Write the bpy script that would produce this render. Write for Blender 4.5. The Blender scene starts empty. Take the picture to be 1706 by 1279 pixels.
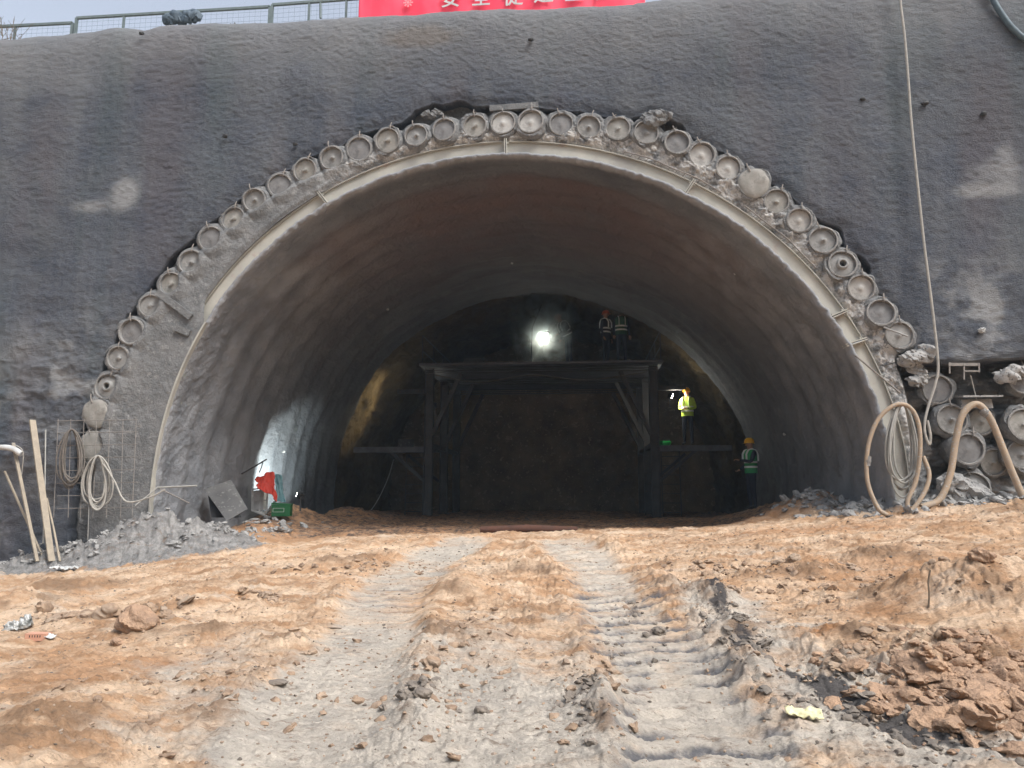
import bpy, bmesh, math, random
import numpy as np
from mathutils import Vector, Matrix, Euler
random.seed(7)
RNG = np.random.RandomState(11)
S = bpy.context.scene
COL = S.collection
R_ = math.radians
# ------------------------------------------------------------------ camera
FPX = 1232.0
CAM = Vector((0, 0, 1.6))
PITCH, YAW = 8.2, 5.3
cd = bpy.data.cameras.new('camera'); cam = bpy.data.objects.new('camera', cd); COL.objects.link(cam)
cam.location = CAM; cam.rotation_euler = (R_(90 + PITCH), 0, R_(YAW))
cd.sensor_fit = 'HORIZONTAL'; cd.sensor_width = 36.0; cd.lens = FPX / 1706 * 36; cd.clip_end = 500; cd.clip_start = 0.05
S.camera = cam
RM = Euler((R_(90 + PITCH), 0, R_(YAW))).to_matrix()
# ------------------------------------------------------------------ world, sun
SUN_EL, SUN_AZ = 52.0, 130.0           # azimuth clockwise from +Y
w = bpy.data.worlds.new("World"); S.world = w; w.use_nodes = True
nt = w.node_tree; bg = nt.nodes['Background']
sky = nt.nodes.new('ShaderNodeTexSky'); sky.sky_type = 'NISHITA'; sky.sun_disc = False
sky.sun_elevation = R_(SUN_EL); sky.sun_rotation = R_(SUN_AZ); sky.altitude = 50
sky.air_density = 1.0; sky.dust_density = 4.0; sky.ozone_density = 1.0
hsv = nt.nodes.new('ShaderNodeHueSaturation'); hsv.inputs['Saturation'].default_value = .48; hsv.inputs['Value'].default_value = 1.18     # overcast: a milky sky
nt.links.new(sky.outputs[0], hsv.inputs['Color']); nt.links.new(hsv.outputs[0], bg.inputs[0]); bg.inputs[1].default_value = 0.145
sd = bpy.data.lights.new('sun', 'SUN'); sun = bpy.data.objects.new('sun', sd); COL.objects.link(sun)
sd.energy = 1.75; sd.angle = R_(20); sd.color = (1.0, 0.97, 0.93)
sdir = Vector((math.sin(R_(SUN_AZ)) * math.cos(R_(SUN_EL)), math.cos(R_(SUN_AZ)) * math.cos(R_(SUN_EL)), math.sin(R_(SUN_EL))))
sun.rotation_euler = sdir.to_track_quat('Z', 'Y').to_euler(); sun.location = sdir * 60
S.view_settings.view_transform = 'Standard'; S.view_settings.look = 'None'; S.view_settings.gamma = 1
S.view_settings.exposure = 0.74
try:
    S.cycles.volume_max_steps = 128; S.cycles.volume_step_rate = 2.0
except Exception: pass

# ------------------------------------------------------------------ helpers
def ray(px, py):
    return (RM @ Vector(((px - 853) / FPX, (639.5 - py) / FPX, -1))).normalized()
def at(px, py, Y):
    d = ray(px, py); t = (Y - CAM.y) / d.y
    return CAM + d * t
def link(o, parent=None):
    COL.objects.link(o)
    if parent: o.parent = parent
    return o
def tag(o, label=None, cat=None, group=None, kind=None):
    if label: o['label'] = label
    if cat: o['category'] = cat
    if group: o['group'] = group
    if kind: o['kind'] = kind
    return o
def empty(name, loc=(0, 0, 0), rz=0):
    o = bpy.data.objects.new(name, None); o.empty_display_size = .1; COL.objects.link(o)
    o.location = loc; o.rotation_euler = (0, 0, rz)
    return o
def hsh(ix, iy, s):
    n = (ix.astype(np.int64) * 374761393 + iy.astype(np.int64) * 668265263 + s * 974634777) & 0xffffffff
    n = ((n ^ (n >> 13)) * 1274126177) & 0xffffffff
    return ((n ^ (n >> 16)) & 0xffffff) / float(0xffffff)
def vnoise(x, y, s=0):
    x = np.asarray(x, float); y = np.asarray(y, float)
    ix = np.floor(x); iy = np.floor(y); fx = x - ix; fy = y - iy
    fx = fx * fx * fx * (fx * (fx * 6 - 15) + 10); fy = fy * fy * fy * (fy * (fy * 6 - 15) + 10)
    a = hsh(ix, iy, s); b = hsh(ix + 1, iy, s); c = hsh(ix, iy + 1, s); d = hsh(ix + 1, iy + 1, s)
    return (a + (b - a) * fx + (c - a) * fy + (a - b - c + d) * fx * fy) * 2 - 1
def fbm(x, y, oct=4, s=0, gain=.5, ridged=False):
    v = 0; a = 1.0; t = 0
    for o in range(oct):
        n = vnoise(x * 2 ** o + 13.7 * o, y * 2 ** o - 7.3 * o, s + o)
        if ridged: n = 1 - 2 * np.abs(n)
        v = v + a * n; t += a; a *= gain
    return v / t
def sstep(a, b, x):
    t = np.clip((np.asarray(x, float) - a) / (b - a), 0, 1); return t * t * (3 - 2 * t)
def grid_obj(name, P, mats, parent=None, attrs=None, smooth=True, flip=False):
    r, c = P.shape[:2]
    me = bpy.data.meshes.new(name)
    me.vertices.add(r * c); me.vertices.foreach_set('co', P.reshape(-1).astype(np.float32))
    idx = np.arange(r * c).reshape(r, c)
    q = np.stack([idx[:-1, :-1], idx[:-1, 1:], idx[1:, 1:], idx[1:, :-1]], -1).reshape(-1, 4)
    if flip: q = q[:, ::-1]
    n = len(q)
    me.loops.add(n * 4); me.loops.foreach_set('vertex_index', q.reshape(-1).astype(np.int32))
    me.polygons.add(n); me.polygons.foreach_set('loop_start', (np.arange(n) * 4).astype(np.int32))
    me.polygons.foreach_set('loop_total', np.full(n, 4, np.int32))
    me.polygons.foreach_set('use_smooth', np.full(n, smooth))
    me.update(calc_edges=True)
    for k, v in (attrs or {}).items():
        a = me.attributes.new(k, 'FLOAT', 'POINT'); a.data.foreach_set('value', v.reshape(-1).astype(np.float32))
    o = bpy.data.objects.new(name, me); me.materials.append(mats)
    return link(o, parent)
class MB:
    """collects boxes, tubes and lathes into one mesh"""
    def __init__(s): s.v = []; s.f = []; s.m = []
    def add(s, vs, fs, mi=0):
        b = len(s.v); s.v += [tuple(v) for v in vs]; s.f += [tuple(i + b for i in f) for f in fs]; s.m += [mi] * len(fs)
        return s
    def box(s, c, d, rot=None, mi=0, jit=0):
        M = (rot.to_matrix() if isinstance(rot, Euler) else rot) if rot is not None else Matrix.Identity(3)
        vs = []
        for x in (-.5, .5):
            for y in (-.5, .5):
                for z in (-.5, .5):
                    p = Vector((x * d[0], y * d[1], z * d[2]))
                    if jit: p += Vector((random.uniform(-jit, jit) for _ in range(3)))
                    vs.append(M @ p + Vector(c))
        return s.add(vs, [(0, 1, 3, 2), (4, 6, 7, 5), (0, 4, 5, 1), (2, 3, 7, 6), (0, 2, 6, 4), (1, 5, 7, 3)], mi)
    def bar(s, a, b, wd, ht=None, mi=0, up=(0, 0, 1)):
        a = Vector(a); b = Vector(b); d = b - a; L = d.length; z = d.normalized()
        u = Vector(up)
        if abs(z.dot(u)) > .95: u = Vector((0, 1, 0))
        x = u.cross(z).normalized(); y = z.cross(x)
        M = Matrix((x, y, z)).transposed()
        return s.box((a + b) / 2, (wd, ht or wd, L), M, mi)
    def tube(s, pts, r, n=8, mi=0, cap=True):
        pts = [Vector(p) for p in pts]; N = len(pts)
        rr = r if hasattr(r, '__len__') else [r] * N
        vs = []; fs = []
        t0 = (pts[1] - pts[0]).normalized()
        u = t0.orthogonal().normalized()
        for i in range(N):
            t = (pts[min(i + 1, N - 1)] - pts[max(i - 1, 0)])
            t = t.normalized() if t.length > 1e-9 else t0
            u = (u - t * u.dot(t))
            u = u.normalized() if u.length > 1e-6 else t.orthogonal().normalized()
            v = t.cross(u)
            for k in range(n):
                a = 2 * math.pi * k / n
                vs.append(pts[i] + (u * math.cos(a) + v * math.sin(a)) * rr[i])
        for i in range(N - 1):
            for k in range(n):
                fs.append((i * n + k, i * n + (k + 1) % n, (i + 1) * n + (k + 1) % n, (i + 1) * n + k))
        if cap:
            fs.append(tuple(range(n))[::-1]); fs.append(tuple((N - 1) * n + k for k in range(n)))
        return s.add(vs, fs, mi)
    def lathe(s, prof, n=32, noise=0, seed=0, axis='Y', mi=0, c=(0, 0, 0), close=True):
        """prof = [(radius, height)], revolved about -Y (height towards the camera) or Z"""
        vs = []; fs = []
        for j, (r, h) in enumerate(prof):
            for k in range(n):
                a = 2 * math.pi * k / n
                dr = dh = 0
                if noise:
                    dr = noise * float(vnoise(math.cos(a) * 2.2 + seed * 9 + j * .4, math.sin(a) * 2.2 + j * .37, seed))
                    dh = noise * .5 * float(vnoise(math.cos(a) * r * 12 + seed * 5, math.sin(a) * r * 12 - seed, seed + 3))
                x = (r + dr * min(1, r * 8)) * math.cos(a); z = (r + dr * min(1, r * 8)) * math.sin(a)
                vs.append((c[0] + x, c[1] - (h + dh), c[2] + z) if axis == 'Y' else (c[0] + x, c[1] + z, c[2] + h + dh))
        m = len(prof)
        for j in range(m - 1):
            for k in range(n):
                q = (j * n + k, j * n + (k + 1) % n, (j + 1) * n + (k + 1) % n, (j + 1) * n + k)
                fs.append(q)
        if close: fs.append(tuple((m - 1) * n + k for k in range(n)))
        return s.add(vs, fs, mi)
    def lump(s, c, r, sq=(1, 1, 1), seed=0, sub=2, amp=.3, mi=0, freq=1.3, rot=None):
        bm = bmesh.new(); bmesh.ops.create_icosphere(bm, subdivisions=sub, radius=1)
        vs = []
        M = rot.to_matrix() if rot is not None else Matrix.Identity(3)
        P = np.array([v.co[:] for v in bm.verts])
        n = vnoise(P[:, 0] * freq + P[:, 2] * 1.7 + seed * 3.1, P[:, 1] * freq - P[:, 2] * 1.1 + seed * 1.7, seed) \
            + .5 * vnoise(P[:, 0] * freq * 2.3 + P[:, 2] * 2 + seed, P[:, 1] * freq * 2.3 + P[:, 2], seed + 5)
        P = P * (1 + amp * n)[:, None] * np.array(sq) * r
        vs = [M @ Vector(p) + Vector(c) for p in P]
        fs = [tuple(v.index for v in f.verts) for f in bm.faces]
        bm.free()
        return s.add(vs, fs, mi)
    def build(s, name, mats, parent=None, smooth=True, loc=None):
        me = bpy.data.meshes.new(name); me.from_pydata(s.v, [], s.f); me.update()
        if not isinstance(mats, (list, tuple)): mats = [mats]
        for m in mats: me.materials.append(m)
        me.polygons.foreach_set('material_index', s.m)
        bm = bmesh.new(); bm.from_mesh(me); bmesh.ops.recalc_face_normals(bm, faces=bm.faces); bm.to_mesh(me); bm.free()
        if smooth:
            me.polygons.foreach_set('use_smooth', [True] * len(me.polygons))
            try: me.set_sharp_from_angle(angle=R_(38))
            except Exception: pass
        o = bpy.data.objects.new(name, me)
        if loc is not None:
            o.location = loc
        return link(o, parent)
def spline(pts, n=10):
    P = [Vector(p) for p in pts]; out = []
    P = [P[0] * 2 - P[1]] + P + [P[-1] * 2 - P[-2]]
    for i in range(1, len(P) - 2):
        a, b, c, d = P[i - 1:i + 3]
        for k in range(n):
            t = k / n
            out.append(.5 * ((2 * b) + (c - a) * t + (2 * a - 5 * b + 4 * c - d) * t * t + (3 * b - a - 3 * c + d) * t ** 3))
    out.append(P[-2]); return out
def copy_tree(o, parent=None):
    c = o.copy(); COL.objects.link(c); c.parent = parent
    for ch in list(o.children): copy_tree(ch, c)
    return c

# ------------------------------------------------------------------ materials
class NT:
    def __init__(s, name):
        s.m = bpy.data.materials.new(name); s.m.use_nodes = True; s.t = s.m.node_tree
        s.b = s.t.nodes['Principled BSDF']; s.b.inputs['Specular IOR Level'].default_value = .3
        s.tc = s.t.nodes.new('ShaderNodeTexCoord')
    def n(s, ty, **k):
        o = s.t.nodes.new(ty)
        for a, v in k.items(): setattr(o, a, v)
        return o
    def l(s, a, b): s.t.links.new(a, b)
    def mapped(s, scale, coord='Object'):
        mp = s.n('ShaderNodeMapping'); mp.inputs['Scale'].default_value = scale; s.l(s.tc.outputs[coord], mp.inputs[0]); return mp.outputs[0]
    def noise(s, scale=5, detail=4, rough=.55, vec=None, dist=0, coord='Object'):
        o = s.n('ShaderNodeTexNoise'); o.inputs['Scale'].default_value = scale; o.inputs['Detail'].default_value = detail
        o.inputs['Roughness'].default_value = rough; o.inputs['Distortion'].default_value = dist
        s.l(vec if vec is not None else s.tc.outputs[coord], o.inputs['Vector']); return o.outputs['Fac']
    def ramp(s, fac, stops):
        o = s.n('ShaderNodeValToRGB'); s.l(fac, o.inputs[0]); e = o.color_ramp.elements
        while len(e) < len(stops): e.new(.5)
        for i, (p, c) in enumerate(stops):
            e[i].position = p; e[i].color = (c, c, c, 1) if not hasattr(c, '__len__') else (*c, 1)
        return o.outputs[0]
    def mix(s, fac, a, b, mode='MIX'):
        o = s.n('ShaderNodeMix', data_type='RGBA', blend_type=mode)
        for sock, v in ((o.inputs[0], fac), (o.inputs[6], a), (o.inputs[7], b)):
            if isinstance(v, (int, float)): sock.default_value = v
            elif isinstance(v, tuple): sock.default_value = (*v, 1)
            else: s.l(v, sock)
        return o.outputs[2]
    def math(s, op, a, b=0.0, clamp=False):
        o = s.n('ShaderNodeMath', operation=op, use_clamp=clamp)
        for sock, v in ((o.inputs[0], a), (o.inputs[1], b)):
            if isinstance(v, (int, float)): sock.default_value = v
            else: s.l(v, sock)
        return o.outputs[0]
    def attr(s, name):
        o = s.n('ShaderNodeAttribute', attribute_name=name); return o.outputs['Fac']
    def bump(s, h, strength=.5, dist=.02, prev=None):
        o = s.n('ShaderNodeBump'); o.inputs['Strength'].default_value = strength; o.inputs['Distance'].default_value = dist
        s.l(h, o.inputs['Height'])
        if prev is not None: s.l(prev, o.inputs['Normal'])
        s.l(o.outputs[0], s.b.inputs['Normal']); return o.outputs[0]
    def out(s, col=None, rough=.9, metal=0):
        if col is not None:
            if isinstance(col, tuple): s.b.inputs['Base Color'].default_value = (*col, 1)
            else: s.l(col, s.b.inputs['Base Color'])
        if isinstance(rough, (int, float)): s.b.inputs['Roughness'].default_value = rough
        else: s.l(rough, s.b.inputs['Roughness'])
        s.b.inputs['Metallic'].default_value = metal
        return s.m
def simple(name, c1, c2=None, scale=6, rough=.8, metal=0, bump=.3, bs=30, dist=.01, spots=None):
    n = NT(name); c2 = c2 or tuple(x * .6 for x in c1)
    col = n.mix(n.ramp(n.noise(scale, 5, .6), [(.3, 0.0), (.7, 1.0)]), c1, c2)
    if spots:
        col = n.mix(n.ramp(n.noise(scale * 4, 3, .6), [(.58, 0.0), (.66, 1.0)]), col, spots)
    if bump: n.bump(n.noise(bs, 5, .6), bump, dist)
    return n.out(col, rough, metal)
M = {}
# shotcrete of the wall face
n = NT('shotcrete')
big = n.noise(.35, 3, .5); mid = n.noise(1.6, 5, .6); streak = n.noise(1.0, 4, .55, n.mapped((1.6, 1, .18)))
c = n.mix(n.ramp(big, [(.35, 0.0), (.65, 1.0)]), (.052, .062, .083), (.084, .092, .105))
c = n.mix(n.ramp(streak, [(.45, 0.0), (.7, .55)]), c, (.125, .130, .138))
c = n.mix(n.ramp(mid, [(.5, 0.0), (.75, .6)]), c, (.045, .055, .082))
c = n.mix(n.ramp(n.noise(28, 4, .7), [(.45, 0.0), (.75, .5)]), c, (.17, .175, .18))
c = n.mix(n.ramp(n.noise(.5, 2, .5, n.mapped((1.6, 1, .35))), [(.5, 0.0), (.65, .5)]), c, (.095, .085, .095))
c = n.mix(n.ramp(n.noise(.45, 2, .5, n.mapped((2.1, 1, .3))), [(.55, 0.0), (.7, .45)]), c, (.06, .085, .09))
c = n.mix(n.ramp(n.noise(.9, 6, .62, n.mapped((1, 1, .55))), [(.50, 0.0), (.70, .45)]), c, (.115, .125, .148))
c = n.mix(n.ramp(n.noise(1.3, 6, .65, n.mapped((.7, 1, 1.3))), [(.50, 0.0), (.70, .55)]), c, (.042, .052, .076))
c = n.mix(n.ramp(n.noise(2.2, 5, .6, n.mapped((2.4, 1, .16))), [(.56, 0.0), (.72, .25)]), c, (.13, .138, .15))
c = n.mix(n.attr('pale'), c, (.27, .275, .275))
c = n.mix(n.attr('rust'), c, (.17, .135, .10))
v1 = n.noise(13, 4, .7, n.mapped((1, 1, 1.9)), .3); v2 = n.noise(36, 4, .75, n.mapped((.8, 1, 1.6)))
b = n.bump(v1, .35, .05); n.bump(v2, 1.0, .028, b)
M['shot'] = n.out(c, .92)
# collar mortar
n = NT('mortar')
c = n.mix(n.ramp(n.noise(2.5, 5, .6), [(.35, 0.0), (.65, 1.0)]), (.135, .14, .143), (.195, .198, .198))
c = n.mix(n.ramp(n.noise(9, 4, .7), [(.55, 0.0), (.75, .7)]), c, (.36, .36, .35))
c = n.mix(n.ramp(n.noise(13, 4, .7), [(.27, .8), (.38, 0.0)]), c, (.09, .09, .09))
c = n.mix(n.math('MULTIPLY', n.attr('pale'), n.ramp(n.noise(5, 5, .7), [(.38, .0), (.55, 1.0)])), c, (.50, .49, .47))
b = n.bump(n.noise(14, 5, .7), .8, .05); n.bump(n.noise(60, 4, .7), .7, .015, b)
M['mortar'] = n.out(c, .93)
def capmat(name, a, b2):
    n = NT(name)
    c = n.mix(n.ramp(n.noise(7, 4, .6), [(.35, 0.0), (.65, 1.0)]), a, b2)
    c = n.mix(n.ramp(n.noise(9, 4, .6), [(.56, 0.0), (.66, .5)]), c, tuple(x * .6 for x in a))
    b = n.bump(n.noise(25, 5, .65), .35, .010)
    return n.out(c, .85)
M['cap1'] = capmat('cap_grey', (.20, .20, .195), (.26, .258, .248))
M['cap2'] = capmat('cap_pale', (.32, .315, .30), (.40, .39, .37))
M['cap3'] = capmat('cap_dark', (.14, .14, .14), (.19, .188, .188))
M['cap4'] = capmat('cap_warm', (.22, .215, .195), (.29, .282, .262))
M['rim'] = simple('pipe_steel', (.24, .235, .225), (.15, .148, .145), 9, .75, 0, .6, 30, .012, (.36, .35, .33))
M['rebar'] = simple('rebar', (.16, .15, .14), (.24, .22, .2), 20, .8)
# steel arch paint
n = NT('arch_steel')
c = n.mix(n.ramp(n.noise(1.3, 5, .6), [(.35, 0.0), (.7, 1.0)]), (.43, .42, .37), (.30, .295, .27))
c = n.mix(n.ramp(n.noise(7, 5, .7), [(.6, 0.0), (.76, .7)]), c, (.28, .26, .23))
c = n.mix(n.ramp(n.noise(3, 4, .6), [(.6, 0.0), (.75, .6)]), c, (.30, .20, .17))
n.bump(n.noise(30, 4, .6), .4, .01)
M['arch'] = n.out(c, .7)
# lining
n = NT('lining')
vec = n.mapped((1, .55, 1))
c = n.mix(n.ramp(n.noise(.5, 4, .6), [(.35, 0.0), (.65, 1.0)]), (.090, .100, .116), (.138, .148, .162))
c = n.mix(n.ramp(n.noise(1.1, 5, .65, n.mapped((.35, 1.8, .35))), [(.48, 0.0), (.7, .75)]), c, (.06, .06, .064))
c = n.mix(n.ramp(n.noise(1.6, 4, .6, n.mapped((.5, .5, 1.6))), [(.56, 0.0), (.68, .5)]), c, (.16, .165, .175))
c = n.mix(n.attr('red'), c, (.130, .098, .096))
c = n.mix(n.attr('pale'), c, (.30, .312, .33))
b = n.bump(n.noise(9, 5, .7), .8, .06); n.bump(n.noise(45, 4, .7), .8, .022, b)
M['lining'] = n.out(c, .9)
# raw soil of the heading
n = NT('raw_soil')
c = n.mix(n.ramp(n.noise(.8, 5, .6), [(.35, 0.0), (.65, 1.0)]), (.06, .045, .025), (.13, .098, .052))
c = n.mix(n.ramp(n.noise(4, 5, .7), [(.5, 0.0), (.7, .9)]), c, (.06, .045, .03))
b = n.bump(n.noise(5, 5, .7), .9, .15); n.bump(n.noise(30, 4, .7), .7, .03, b)
M['soil'] = n.out(c, .95)
# ground
n = NT('clay_ground')
base = n.mix(n.ramp(n.noise(.9, 5, .6), [(.35, 0.0), (.65, 1.0)]), (.58, .36, .21), (.38, .225, .125))
base = n.mix(n.ramp(n.noise(2.2, 7, .68, n.mapped((.6, 1.3, 1)), .4), [(.42, 0.0), (.6, .95)]), base, (.74, .56, .40))
base = n.mix(n.attr('rust'), base, (.42, .215, .10))
st = n.noise(3.0, 7, .7, n.mapped((.35, 1.9, 1)), .3)
g1 = n.math('ADD', n.attr('grey'), n.math('ADD', n.math('MULTIPLY', n.math('SUBTRACT', n.noise(1.3, 6, .65), .5), 1.6), n.math('MULTIPLY', n.math('SUBTRACT', st, .5), 2.6)))
grey = n.mix(n.ramp(n.noise(2.3, 5, .6), [(.35, 0.0), (.65, 1.0)]), (.63, .575, .495), (.47, .435, .385))
base = n.mix(n.ramp(g1, [(.15, 0.0), (.55, .5), (1.0, .95)]), base, grey)
base = n.mix(n.attr('brown'), base, (.26, .165, .10))
base = n.mix(n.math('MULTIPLY', n.attr('lug'), n.ramp(n.noise(6, 6, .75), [(.36, .3), (.52, 1.0)])), base, (.16, .16, .168))
cemc = n.mix(n.ramp(n.noise(7, 6, .7), [(.4, 0.0), (.62, 1.0)]), (.19, .19, .188), (.36, .355, .345))
base = n.mix(n.ramp(n.math('ADD', n.attr('cement'), n.math('MULTIPLY', n.math('SUBTRACT', n.noise(4, 6, .7), .5), 1.3)), [(.4, 0.0), (.65, 1.0)]), base, cemc)
fl = n.noise(10, 7, .75, n.mapped((.45, 1.9, 1)), .4)
base = n.mix(n.ramp(fl, [(.55, 0.0), (.64, .65)]), base, (.22, .155, .11))
base = n.mix(n.ramp(n.noise(34, 5, .75, n.mapped((.6, 1.5, 1))), [(.58, 0.0), (.7, .6)]), base, (.15, .11, .08))
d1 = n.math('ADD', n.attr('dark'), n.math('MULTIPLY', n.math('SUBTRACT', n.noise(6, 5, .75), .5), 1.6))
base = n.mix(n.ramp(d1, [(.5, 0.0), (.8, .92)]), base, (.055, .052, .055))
rg = n.ramp(d1, [(.4, .95), (.9, .72)])
base = n.mix(n.ramp(n.noise(110, 3, .7), [(.60, 0.0), (.70, .25)]), base, (.18, .13, .10))
b = n.bump(n.noise(8, 7, .75, n.mapped((.6, 1.7, 1)), .6), 1.0, .05); n.bump(n.noise(45, 5, .8, n.mapped((.7, 1.4, 1))), .9, .02, b)
M['ground'] = n.out(base, rg)
n = NT('clay_clod')
c = n.mix(n.ramp(n.noise(7, 4, .7), [(.4, 0.0), (.6, 1.0)]), (.36, .26, .18), (.24, .17, .12))
c = n.mix(n.ramp(n.noise(3, 4, .6), [(.5, 0.0), (.7, .8)]), c, (.40, .33, .26))
b = n.bump(n.noise(30, 5, .7), .8, .02)
M['clod'] = n.out(c, .95)
M['clodgrey'] = simple('grey_clod', (.13, .115, .10), (.24, .205, .17), 5, .95, 0, .8, 30, .02)
M['clodred'] = simple('red_clod', (.44, .29, .19), (.27, .185, .13), 8, .95, 0, 1.0, 18, .05)
M['rubble'] = simple('mortar_rubble', (.24, .24, .235), (.36, .355, .345), 5, .95, 0, .8, 26, .02, (.1, .1, .1))
M['hill'] = simple('hill_soil', (.20, .20, .19), (.27, .24, .18), 1.5, .95, 0, .8, 12, .05)
M['wood'] = simple('weathered_wood', (.36, .31, .24), (.25, .22, .18), 8, .85, 0, .5, 40, .008)
M['darkwood'] = simple('dark_timber', (.10, .045, .03), (.06, .035, .028), 8, .9, 0, .6, 40, .01)
M['steelgrey'] = simple('scaffold_steel', (.085, .088, .092), (.05, .048, .048), 4, .6, .2, .3, 40, .005, (.11, .08, .06))
M['deck'] = simple('deck_board', (.15, .15, .16), (.09, .09, .10), 4, .7, 0, .3, 40, .005)
M['cablepale'] = simple('cable_pale', (.36, .345, .31), (.27, .26, .24), 15, .7, 0, .2)
M['cablegrey'] = simple('cable_grey', (.20, .195, .18), (.12, .12, .115), 15, .7, 0, .2)
M['cabledark'] = simple('cable_dark', (.11, .10, .09), (.17, .15, .13), 15, .7, 0, .2)
M['hose'] = simple('hose_tan', (.36, .27, .185), (.28, .23, .18), 9, .65, 0, .3, 30, .006, (.34, .33, .31))
M['hosegrey'] = simple('hose_grey', (.34, .335, .31), (.25, .25, .235), 9, .6, 0, .2)
M['bluepipe'] = simple('blue_grey_pipe', (.10, .145, .17), (.07, .10, .125), 9, .5, 0, .2)
M['white'] = simple('white_plastic', (.56, .575, .575), (.38, .39, .385), 6, .5, 0, .2)
M['fence'] = simple('fence_steel', (.17, .21, .21), (.12, .15, .15), 10, .6, .3, 0)
M['tarp'] = simple('slate_tarp', (.05, .075, .10), (.09, .12, .15), 6, .6, 0, .6, 14, .03)
M['red'] = simple('red_banner', (.86, .075, .13), (.78, .05, .10), 1.2, .6, 0, .2, 5, .02)
M['pink'] = simple('banner_emblem', (.85, .30, .33), (.8, .25, .3), 3, .6, 0, 0)
M['twig'] = simple('twig', (.12, .095, .07), (.18, .14, .1), 20, .9, 0, 0)
M['leaf'] = simple('dry_leaf', (.10, .12, .05), (.16, .14, .07), 20, .9, 0, 0)
M['redcloth'] = simple('red_cloth', (.62, .07, .045), (.48, .05, .035), 4, .75, 0, .5, 12, .03)
M['blue'] = simple('teal_tarp', (.10, .22, .25), (.18, .30, .32), 6, .6, 0, .5, 12, .03)
M['green'] = simple('green_box', (.012, .09, .03), (.02, .12, .045), 6, .5, 0, .2)
M['brightgreen'] = simple('green_plastic', (.01, .42, .08), (.01, .3, .06), 6, .4, 0, .2)
M['blackp'] = simple('black_plastic', (.02, .02, .022), (.035, .035, .035), 8, .5, 0, .2)
M['foil'] = simple('foil', (.62, .63, .62), (.06, .065, .06), 14, .35, .3, .5, 20, .02)
M['brick'] = simple('brick', (.55, .31, .22), (.48, .26, .18), 12, .9, 0, .5, 60, .006)
M['yellowpaper'] = simple('yellow_sheet', (.70, .68, .42), (.5, .47, .28), 8, .7, 0, .3)
M['panel'] = simple('grey_panel', (.10, .10, .10), (.06, .06, .062), 3, .8, 0, .5, 20, .01, (.15, .15, .145))
M['skin'] = simple('skin', (.42, .24, .16), (.36, .2, .13), 8, .6, 0, 0)
M['navy'] = simple('dark_workwear', (.02, .025, .04), (.03, .034, .05), 10, .9, 0, .3)
M['vestyel'] = simple('vest_yellow_green', (.50, .72, .10), (.42, .62, .08), 10, .7, 0, .3)
M['vestgreen'] = simple('vest_green', (.03, .33, .10), (.02, .25, .08), 10, .7, 0, .3)
M['vestshade'] = simple('vest_green_shaded', (.03, .10, .05), (.02, .07, .04), 10, .8, 0, .3)  # vest green darkened, shade on the gantry top put into the colour
M['strip'] = simple('reflective_strip', (.82, .84, .82), (.7, .72, .72), 10, .4, 0, 0)
M['helmety'] = simple('helmet_yellow', (.85, .47, .02), (.78, .42, .02), 5, .35, 0, 0)
M['helmetr'] = simple('helmet_red', (.45, .10, .03), (.4, .08, .03), 5, .35, 0, 0)
n = NT('lamp_glass'); n.b.inputs['Emission Color'].default_value = (1, .95, .82, 1); n.b.inputs['Emission Strength'].default_value = 60
M['lampglass'] = n.out((.9, .9, .85), .3)

# ------------------------------------------------------------------ portal frame: polar description about the arch centre
YW = 12.7
CX, CZ = -1.12, 2.2
def polar(px, py, Y=YW):
    p = at(px, py, Y); return math.atan2(p.z - CZ, p.x - CX), math.hypot(p.x - CX, p.z - CZ)
beam_px = [(224, 930), (226, 860), (229, 800), (240, 740), (262, 660), (290, 592), (318, 535), (350, 485), (400, 425), (455, 372), (530, 322),
           (600, 286), (700, 254), (780, 241), (860, 234), (945, 234), (1045, 253), (1155, 300), (1250, 364), (1335, 435), (1415, 515), (1456, 585),
           (1490, 665), (1505, 740), (1514, 800), (1520, 870)]
bp = [polar(*p) for p in beam_px]
bt = np.array([(t if t > -1.6 else t + 2 * math.pi) for t, r in bp]); br = np.array([r for t, r in bp])
BF = np.polyfit(bt, br, 7)
def RB(t): return np.polyval(BF, np.clip(t, -.36, math.pi + .36))
pipes = [(157, 742, 25, 'bulge'), (163, 688, 24, 'bulge'), (178, 643, 22, 'hole'), (199, 597, 21, 'a'), (222, 552, 22, 'b'), (250, 509, 20, 'a'), (284, 472, 21, 'c'),
         (317, 436, 21, 'a'), (351, 398, 22, 'b'), (387, 364, 22, 'c'), (425, 333, 21, 'a'), (466, 307, 21, 'b'), (508, 284, 21, 'c'),
         (554, 263, 21, 'a'), (599, 249, 21, 'b'), (646, 236, 21, 'c'), (694, 227, 21, 'a'), (741, 216, 21, 'b'), (790, 209, 21, 'c'),
         (837, 205, 22, 'pale'), (885, 205, 22, 'pale'), (934, 206, 21, 'b'), (981, 210, 21, 'a'), (1029, 213, 21, 'c'), (1077, 222, 20, 'a'),
         (1127, 237, 22, 'b'), (1169, 257, 22, 'pale'), (1213, 279, 22, 'pale'), (1254, 305, 24, 'bulge'), (1295, 335, 22, 'c'), (1332, 366, 22, 'pale'),
         (1370, 401, 23, 'a'), (1404, 439, 24, 'hole'), (1435, 480, 23, 'pale'), (1466, 521, 24, 'b'), (1499, 558, 24, 'a')]
extra = [(1562, 648, 25, 'b', .18), (1585, 698, 25, 'a', .15), (1612, 748, 26, 'b', .18), (1622, 812, 25, 'a', .28), (1633, 703, 22, 'c', .42),
         (1703, 708, 26, 'c', .20), (1704, 758, 25, 'a', .24), (1704, 634, 24, 'b', .2), (1655, 770, 24, 'c', .45)]
PC = [at(a, b, YW) for a, b, r, k in pipes]
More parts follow.
